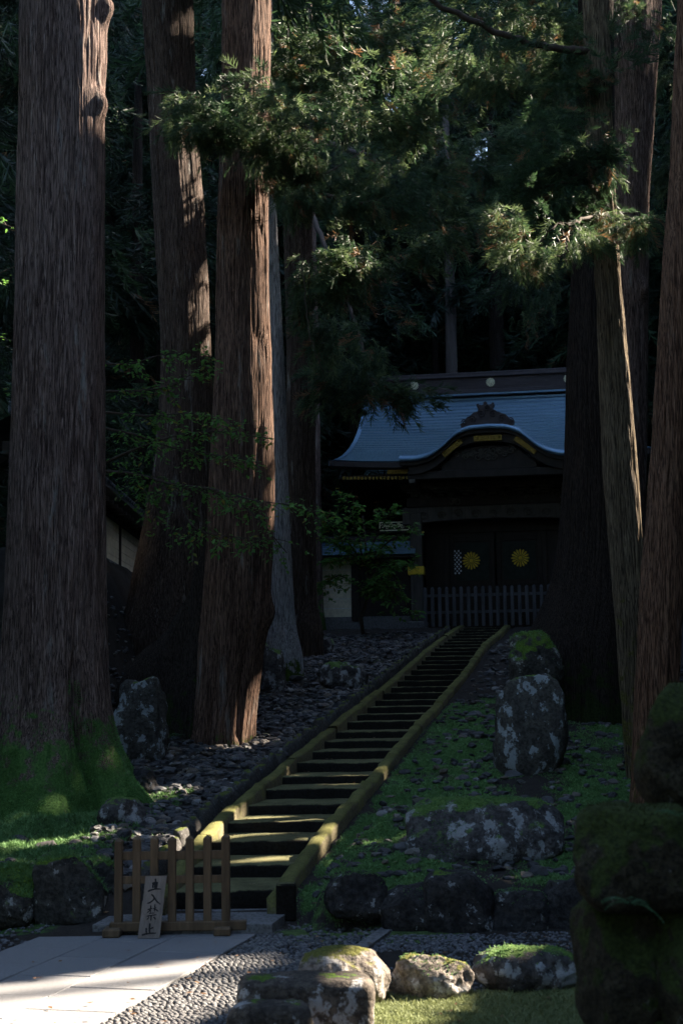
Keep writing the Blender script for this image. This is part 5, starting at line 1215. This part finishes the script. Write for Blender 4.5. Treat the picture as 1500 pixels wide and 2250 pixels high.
for a in ((1180, 340, 100, 55, 19.6, 150), (1240, 420, 100, 50, 19.4, 150), (1150, 450, 70, 35, 19.2, 80), (1280, 330, 70, 70, 19.6, 110), (1230, 240, 90, 60, 20, 110), (1330, 300, 50, 60, 19.2, 50)): c6.blob(*a, size=0.36, bright=0.12, brown=0.03)
for a in ((1160, 540, 55, 28, 18.1, 75), (1265, 520, 40, 25, 18.3, 40), (1105, 480, 34, 34, 18.2, 40)): c6.blob(*a, size=0.34, bright=0.7, brown=0.08)
for a in ((1395, 480, 48, 26, 19.0, 60), (1330, 460, 40, 22, 19.2, 36), (1415, 515, 25, 16, 19.0, 14)): c6.blob(*a, size=0.30, bright=0.6, brown=0.16)
for a in ((1080, 60, 110, 70, 24, 190), (1200, 60, 80, 80, 23, 130), (1130, 150, 90, 60, 24, 130), (1250, 150, 50, 70, 23, 70), (1010, 150, 70, 70, 25, 100)): c6.blob(*a, size=0.45, bright=0.4, brown=0.04)
c6.build()
c7 = Crown(T7, 61)
for a in ((1390, 60, 60, 60, 28, 80), (1480, 120, 40, 120, 30, 90), (1480, 330, 40, 110, 31, 90), (1240, 560, 70, 60, 31, 90), (1150, 620, 80, 70, 33, 120)): c7.blob(*a, size=0.45, bright=0.2, brown=0.03)
c7.build()

# forest standing on the hillside behind the gate, and beside it
def cone_crown(seed, H, zlow, Rm, n, size):
    r = np.random.default_rng(seed); u = r.random(n) ** 0.85; z = zlow + (H - zlow) * u; a = r.uniform(0, 6.283, n)
    nb = 46; bz = zlow + (H - zlow) * r.random(nb); ba = r.uniform(0, 6.283, nb); k = r.integers(0, nb, n); f = r.random(n) ** 0.6
    R_ = Rm * (1 - (bz[k] - zlow) / (H - zlow + 1)) ** 0.6 * f * r.uniform(.8, 1.15, nb)[k]
    pos = np.stack([np.cos(ba[k]) * R_, np.sin(ba[k]) * R_, bz[k] - 0.25 * R_], 1) + r.normal(0, 0.5, (n, 3)) * [1, 1, 0.6]
    dirs = np.stack([np.cos(ba[k]), np.sin(ba[k]), np.full(n, -0.55)], 1) + r.normal(0, 0.4, (n, 3))
    return pos, dirs, size * r.uniform(.7, 1.3, n)
FARM = [M['needle_far_shade'], M['needle'], M['needle_brown']]
crowns, trunks = [], []
for k in range(4):
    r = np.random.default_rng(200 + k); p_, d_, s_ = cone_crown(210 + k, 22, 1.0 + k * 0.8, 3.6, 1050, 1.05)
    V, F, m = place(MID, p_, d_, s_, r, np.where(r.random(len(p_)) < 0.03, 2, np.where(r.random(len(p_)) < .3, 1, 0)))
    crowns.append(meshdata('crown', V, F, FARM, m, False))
z = np.linspace(-0.4, 20, 18); V, F = tube_vf(np.stack([0 * z, 0 * z, z], 1), 0.36 * (1.1 - z / 24), 14); V = V + 0.04 * fbm(V * [6, 6, 0.6], 3, 3)[:, None] * [1, 1, 0]
mbt = MB(); mbt.add(V, F); tk = mbt.build('trunk', M['bark_dark']); tmesh = tk.data; bpy.data.objects.remove(tk)
def forest_tree(x, y, k, label, group, sc=1.0, rz=0.0):
    e = base_empty('cedar_tree', x, y, label, 'tree', group); e.scale = (sc, sc, sc); e.rotation_euler = (0, 0, rz)
    put(bpy.data.objects.new('trunk', tmesh), e); put(bpy.data.objects.new('crown', crowns[k % 4]), e); return e
rg = np.random.default_rng(55)
lab_b = 'tall dark cedar in the dense forest rising behind the gate roof'
spots = []
for row, y in enumerate((51, 55.5, 60, 65.5, 72, 80)):
    w_ = 0.27 * y + 3
    for x in np.arange(-w_, w_ + 1, 4.6 + 0.25 * row): spots.append((x + rg.uniform(-1.3, 1.3) + 2.2 * (row % 2), y + rg.uniform(-1.6, 1.6)))
for i, (x, y) in enumerate(spots): forest_tree(x, y, i, lab_b, 'cedars on the dark hillside behind the gate', rg.uniform(1.05, 1.35), rg.uniform(0, 6.28))
lab_l = 'dark cedar in the shady wood on the left terrace behind the trunks'
for i, (x, y) in enumerate([(-9.5, 30), (-8.2, 36), (-10.5, 24), (-8.5, 41), (-7.6, 46), (-12, 38), (-4.5, 49), (-9.5, 48), (-8.8, 19), (-11, 14), (-5.6, 44.5)]): forest_tree(x, y, i + 1, lab_l, 'cedars on the left terrace', rg.uniform(0.8, 1.1), rg.uniform(0, 6.28))
plain_tree(284, 320, 640, 43.0, 'thin dark far trunk seen between the leftmost and the dark brown trunk', M['bark_dark'], 22)
plain_tree(972, 1006, 700, 50.0, 'thin grey trunk rising straight above the gate ridge', M['bark_far'], 24)
plain_tree(944, 962, 640, 52.0, 'faint slim trunk just left of the thin grey trunk above the gate', M['bark_dark'], 24)

# unseen trees added for shade: right slope (sun side), left and behind the viewer
rg = np.random.default_rng(77); wp, wd_, ws = [], [], []; mbw = MB()
def shade_tree(x, y, H=24, zl=3.0, Rm=3.4, n=420, size=1.35, stem=True):
    zb = gz(x, y); p_, d_, s_ = cone_crown(int(rg.integers(1e6)), H, zl, Rm, n, size); wp.append(p_ + [x, y, zb]); wd_.append(d_); ws.append(s_)
    z = np.linspace(-0.3, H * 0.9, 6); V, F = tube_vf(np.stack([0 * z + x, 0 * z + y, z + zb], 1), 0.38 * (1.1 - z / H), 8)
    if stem: mbw.add(V, F)
for y in np.concatenate([np.arange(2, 62, 4.6), np.arange(62, 96, 6.5)]):
    for x in np.arange(8.5, 34 if y < 40 else 46, 5.2 if y < 60 else 6.5):
        xx, yy = x + rg.uniform(-1.2, 1.2), y + rg.uniform(-1.2, 1.2)
        for _ in range(40):
            if trunk_clear(xx, yy): break
            xx, yy = x + rg.uniform(-2.6, 2.6), y + rg.uniform(-2.3, 2.3)
        if xx < 0.25 * yy + 4.2 and yy > 12: continue
        shade_tree(xx, yy, rg.uniform(19, 25) if y < 45 else rg.uniform(23, 28), n=420 if y < 50 else 230, size=1.35 if y < 50 else 1.9, stem=trunk_clear(xx, yy, 0.4))
for x, y in [(-16, 4), (-13, -3), (-18, -10), (-11, -14), (-5, -19), (2, -18), (8, -16), (13, -11), (11, -4), (17, -3), (-16, 9), (-20, 0), (18, -14), (-1, -26), (9, -25), (-12, -24)]: shade_tree(x, y, rg.uniform(18, 24), 1.0, 4.2, 420, 1.5)
for T, zl in ((T1, 13.5), (T2, 14), (T3, 14.5), (T6, 15), (T7, 15), (T8, 11), (T4, 14), (T5, 15)):
    o = T.location; p_, d_, s_ = cone_crown(int(rg.integers(1e6)), 27, zl + 3.0, 3.2, 330, 1.1)
    V, F, m = place(MID, p_ + [0, 0, 0], d_, s_, rg); F, m = carve_tris(V, F, m, np.array([o.x, o.y, 0]), 0.05, 1.0, 1.0)
    V = V - np.array([0, 0, o.z]); mobj('upper_crown', V, F, [M['needle']], T, m, False)
wp, wd_, ws = np.concatenate(wp), np.concatenate(wd_), np.concatenate(ws)
V, F, m = place(COARSE, wp, wd_, ws, rg)
F, m = carve_tris(V, F, m, np.zeros(3), 0.12, 1.05, 1.5)
tag(mobj('added_shade_crowns', V, F, [M['needle']], mi=m, smooth=False), kind='stuff')['label'] = 'unseen tree crowns added overhead and around to shade the scene'
tag(mbw.build('added_shade_trunks', M['bark_far'], None, True), kind='stuff')

# ------------------------------------------------------------------ maples, ferns
LEAF = (np.array([(0, 0, 0), (.45, .28, .03), (1, 0, -.12), (.45, -.28, .03)]), np.array([(0, 1, 2), (0, 2, 3)]))
def maple(tree, boughs, seed, leaf=0.085, per=80, mats=None):
    r = np.random.default_rng(seed); o = np.array(tree.location); pos, dr = [], []; mb = MB()
    for pts, r0 in boughs:
        q = np.array([P(*p) for p in pts]); t = np.linspace(0, len(q) - 1, 6 * len(q)); c = np.stack([np.interp(t, np.arange(len(q)), q[:, k]) for k in range(3)], 1)
        for _ in range(3): c[1:-1] = (c[:-2] + 2 * c[1:-1] + c[2:]) / 4
        mbb = MB(); mbb.tube(c - o, np.linspace(r0, r0 * 0.25, len(c)), 6); mbb.build('branch', M['twig'], tree, True)
        L = np.linalg.norm(np.diff(c, axis=0), axis=1).sum(); nt = int(L * per / 6)
        for _ in range(nt):
            u = 0.15 + 0.85 * r.random(); k = u * (len(c) - 1); p0 = np.array([np.interp(k, np.arange(len(c)), c[:, a]) for a in range(3)])
            d = np.array([r.normal(), r.normal() * .8, r.normal() * .22 - .12]); d += 0.5 * (c[-1] - c[0]) / L; d /= np.linalg.norm(d); ln = r.uniform(.2, .55)
            tw = p0 + d * np.linspace(0, ln, 5)[:, None] + np.array([0, 0, -.22]) * (np.linspace(0, 1, 5) ** 2)[:, None] * ln
            mb.tube(tw - o, np.linspace(.006, .002, 5), 3)
            for _k in range(int(r.integers(6, 13))):
                v = 0.2 + .8 * r.random(); pp = p0 + d * ln * v + [0, 0, -.22 * ln * v * v] + r.normal(0, .035, 3); pos.append(pp); dr.append(d * .5 + [r.normal() * .7, r.normal() * .7, r.normal() * .2 - .15])
    mb.build('twig', M['twig'], tree, False)['kind'] = 'stuff'
    pos, dr = np.array(pos), np.array(dr); n = len(pos)
    V, F, m = place([LEAF], pos - o, dr, leaf * r.uniform(.7, 1.3, n), r, (r.random(n) < .07).astype(int))
    mobj('foliage', V, F, [M['maple'], M['maple_yellow']], tree, m, False)['kind'] = 'stuff'
m1 = base_empty('maple_tree', -4.05, 21.3, 'young green maple spreading thin leafy boughs across the left trunks')
mb = MB(); mb.tube([(0, 0, -.2), (.05, 0, 1.5), (.12, 0, 3.2), (.2, 0, 4.6), (.25, 0, 6.2)], [.09, .075, .06, .045, .02], 8); mb.build('trunk', M['twig'], m1, True)
maple(m1, [([(225, 1035, 21.2), (300, 1042, 21), (380, 1065, 20.8), (480, 1075, 20.6), (560, 1130, 20.4), (630, 1215, 20.3)], .03), ([(225, 1020, 21.2), (290, 990, 21), (370, 960, 20.8), (470, 945, 20.6), (600, 965, 20.5)], .025), ([(225, 940, 21.2), (300, 955, 21), (380, 985, 20.8), (470, 1000, 20.6), (560, 1010, 20.5)], .022),
          ([(225, 860, 21.2), (300, 860, 21), (380, 850, 20.9), (450, 800, 20.8)], .022), ([(225, 800, 21.2), (290, 800, 21), (350, 780, 20.9), (420, 770, 20.8)], .018), ([(400, 1068, 20.8), (400, 1120, 20.6), (430, 1165, 20.5), (510, 1180, 20.4), (600, 1185, 20.3)], .016), ([(480, 1078, 20.6), (560, 1100, 20.4), (640, 1110, 20.3), (720, 1130, 20.3)], .015),
          ([(225, 905, 21.2), (330, 915, 20.9), (430, 905, 20.7), (520, 930, 20.5)], .02), ([(300, 1043, 21), (330, 1100, 20.9), (350, 1170, 20.8)], .012)], 71)
m2 = base_empty('maple_tree', *(P(800, 1375, 41.5)[:2]), 'dark bushy maple left of the gate pillar in front of the blue wall coping')
mb = MB(); q = P(800, 1300, 41.5); mb.tube([(0, 0, -.2), (-.1, 0, .6), (.15, 0, 1.3), (.1, 0, 2.4), (0, 0, 3.6)], [.07, .06, .05, .04, .02], 8); mb.build('trunk', M['twig'], m2, True)
b2 = []
for a, b in (((700, 1120), 1), ((720, 1150), 1), ((860, 1120), 1), ((700, 1180), 1), ((900, 1240), 1), ((850, 1260), 1), ((880, 1310), 1), ((850, 1345), 1), ((720, 1230), 1), ((905, 1160), 1), ((760, 1090), 1), ((690, 1300), 1), ((830, 1210), 1), ((900, 1350), 1), ((840, 1300), 1)):
    b2.append(([(800, 1300 if a[1] > 1240 else 1240, 41.5), ((800 + a[0]) / 2, (1260 + a[1]) / 2 - 20, 41.2), (a[0], a[1], 41.0)], .03))
maple(m2, b2, 73, 0.15, 90)
m3 = base_empty('maple_tree', *(P(-75, 1700, 24)[:2]), 'yellow-green leafy sapling at the far left edge beyond the leftmost trunk')
mb = MB(); mb.tube([(0, 0, -.2), (.05, 0, 3), (.1, 0, 6), (0, 0, 9)], [.08, .07, .05, .02], 8); mb.build('trunk', M['twig'], m3, True)
maple(m3, [([(-30, 520, 24), (0, 490, 23.8), (30, 500, 23.6)], .02), ([(-30, 640, 24), (0, 600, 23.8), (34, 585, 23.6)], .02), ([(-30, 760, 24), (0, 740, 23.8), (30, 750, 23.6)], .02), ([(-30, 880, 24), (5, 850, 23.8), (25, 870, 23.6)], .02)], 75, 0.08, 16)
def fern(px, py, Y, size, label, n=7, seed=1, tilt=0.6):
    r = np.random.default_rng(seed); q = P(px, py, Y); e = empty('fern', q); tag(e, label, 'fern'); mb = MB()
    for k in range(n):
        a = math.pi * 0.75 + math.pi * 1.2 * (k + .5) / n + r.normal(0, .3); L = size * r.uniform(.55, 1.15); tl_ = tilt * r.uniform(0.3, 1.7); V = []; d = np.array([math.cos(a), math.sin(a) * .6, 0])
        m_ = 13; t = np.linspace(0, 1, m_); cx = d[None] * (t * L)[:, None] + np.array([0, 0, 1]) * (L * (tl_ * t - 0.8 * t * t))[:, None]
        sd = np.array([-d[1], d[0], 0]); sd /= np.linalg.norm(sd)
        mbf = MB()
        for i in range(1, m_ - 1):
            w_ = L * .26 * math.sin(math.pi * (0.15 + .85 * t[i])) ** .8
            for s in (-1, 1):
                tip = cx[i] + sd * s * w_ + d * w_ * .35; mbf.add([cx[i] - d * L * .018, cx[i] + d * L * .018, tip + [0, 0, -.01]], [(0, 1, 2)])
        mbf.build('frond', M['fern'], e)
fern(1385, 1985, 6.3, 0.20, 'small green fern growing on the mossy stone pillar', 7, 3)
fern(395, 1615, 20.0, 0.22, 'small fern beside the upright boulder at the reddish trunk', 6, 5)
fern(1485, 1790, 6.4, 0.10, 'tiny fern in the joint below the top block of the mossy pillar', 5, 7)
bpy.context.view_layer.update()
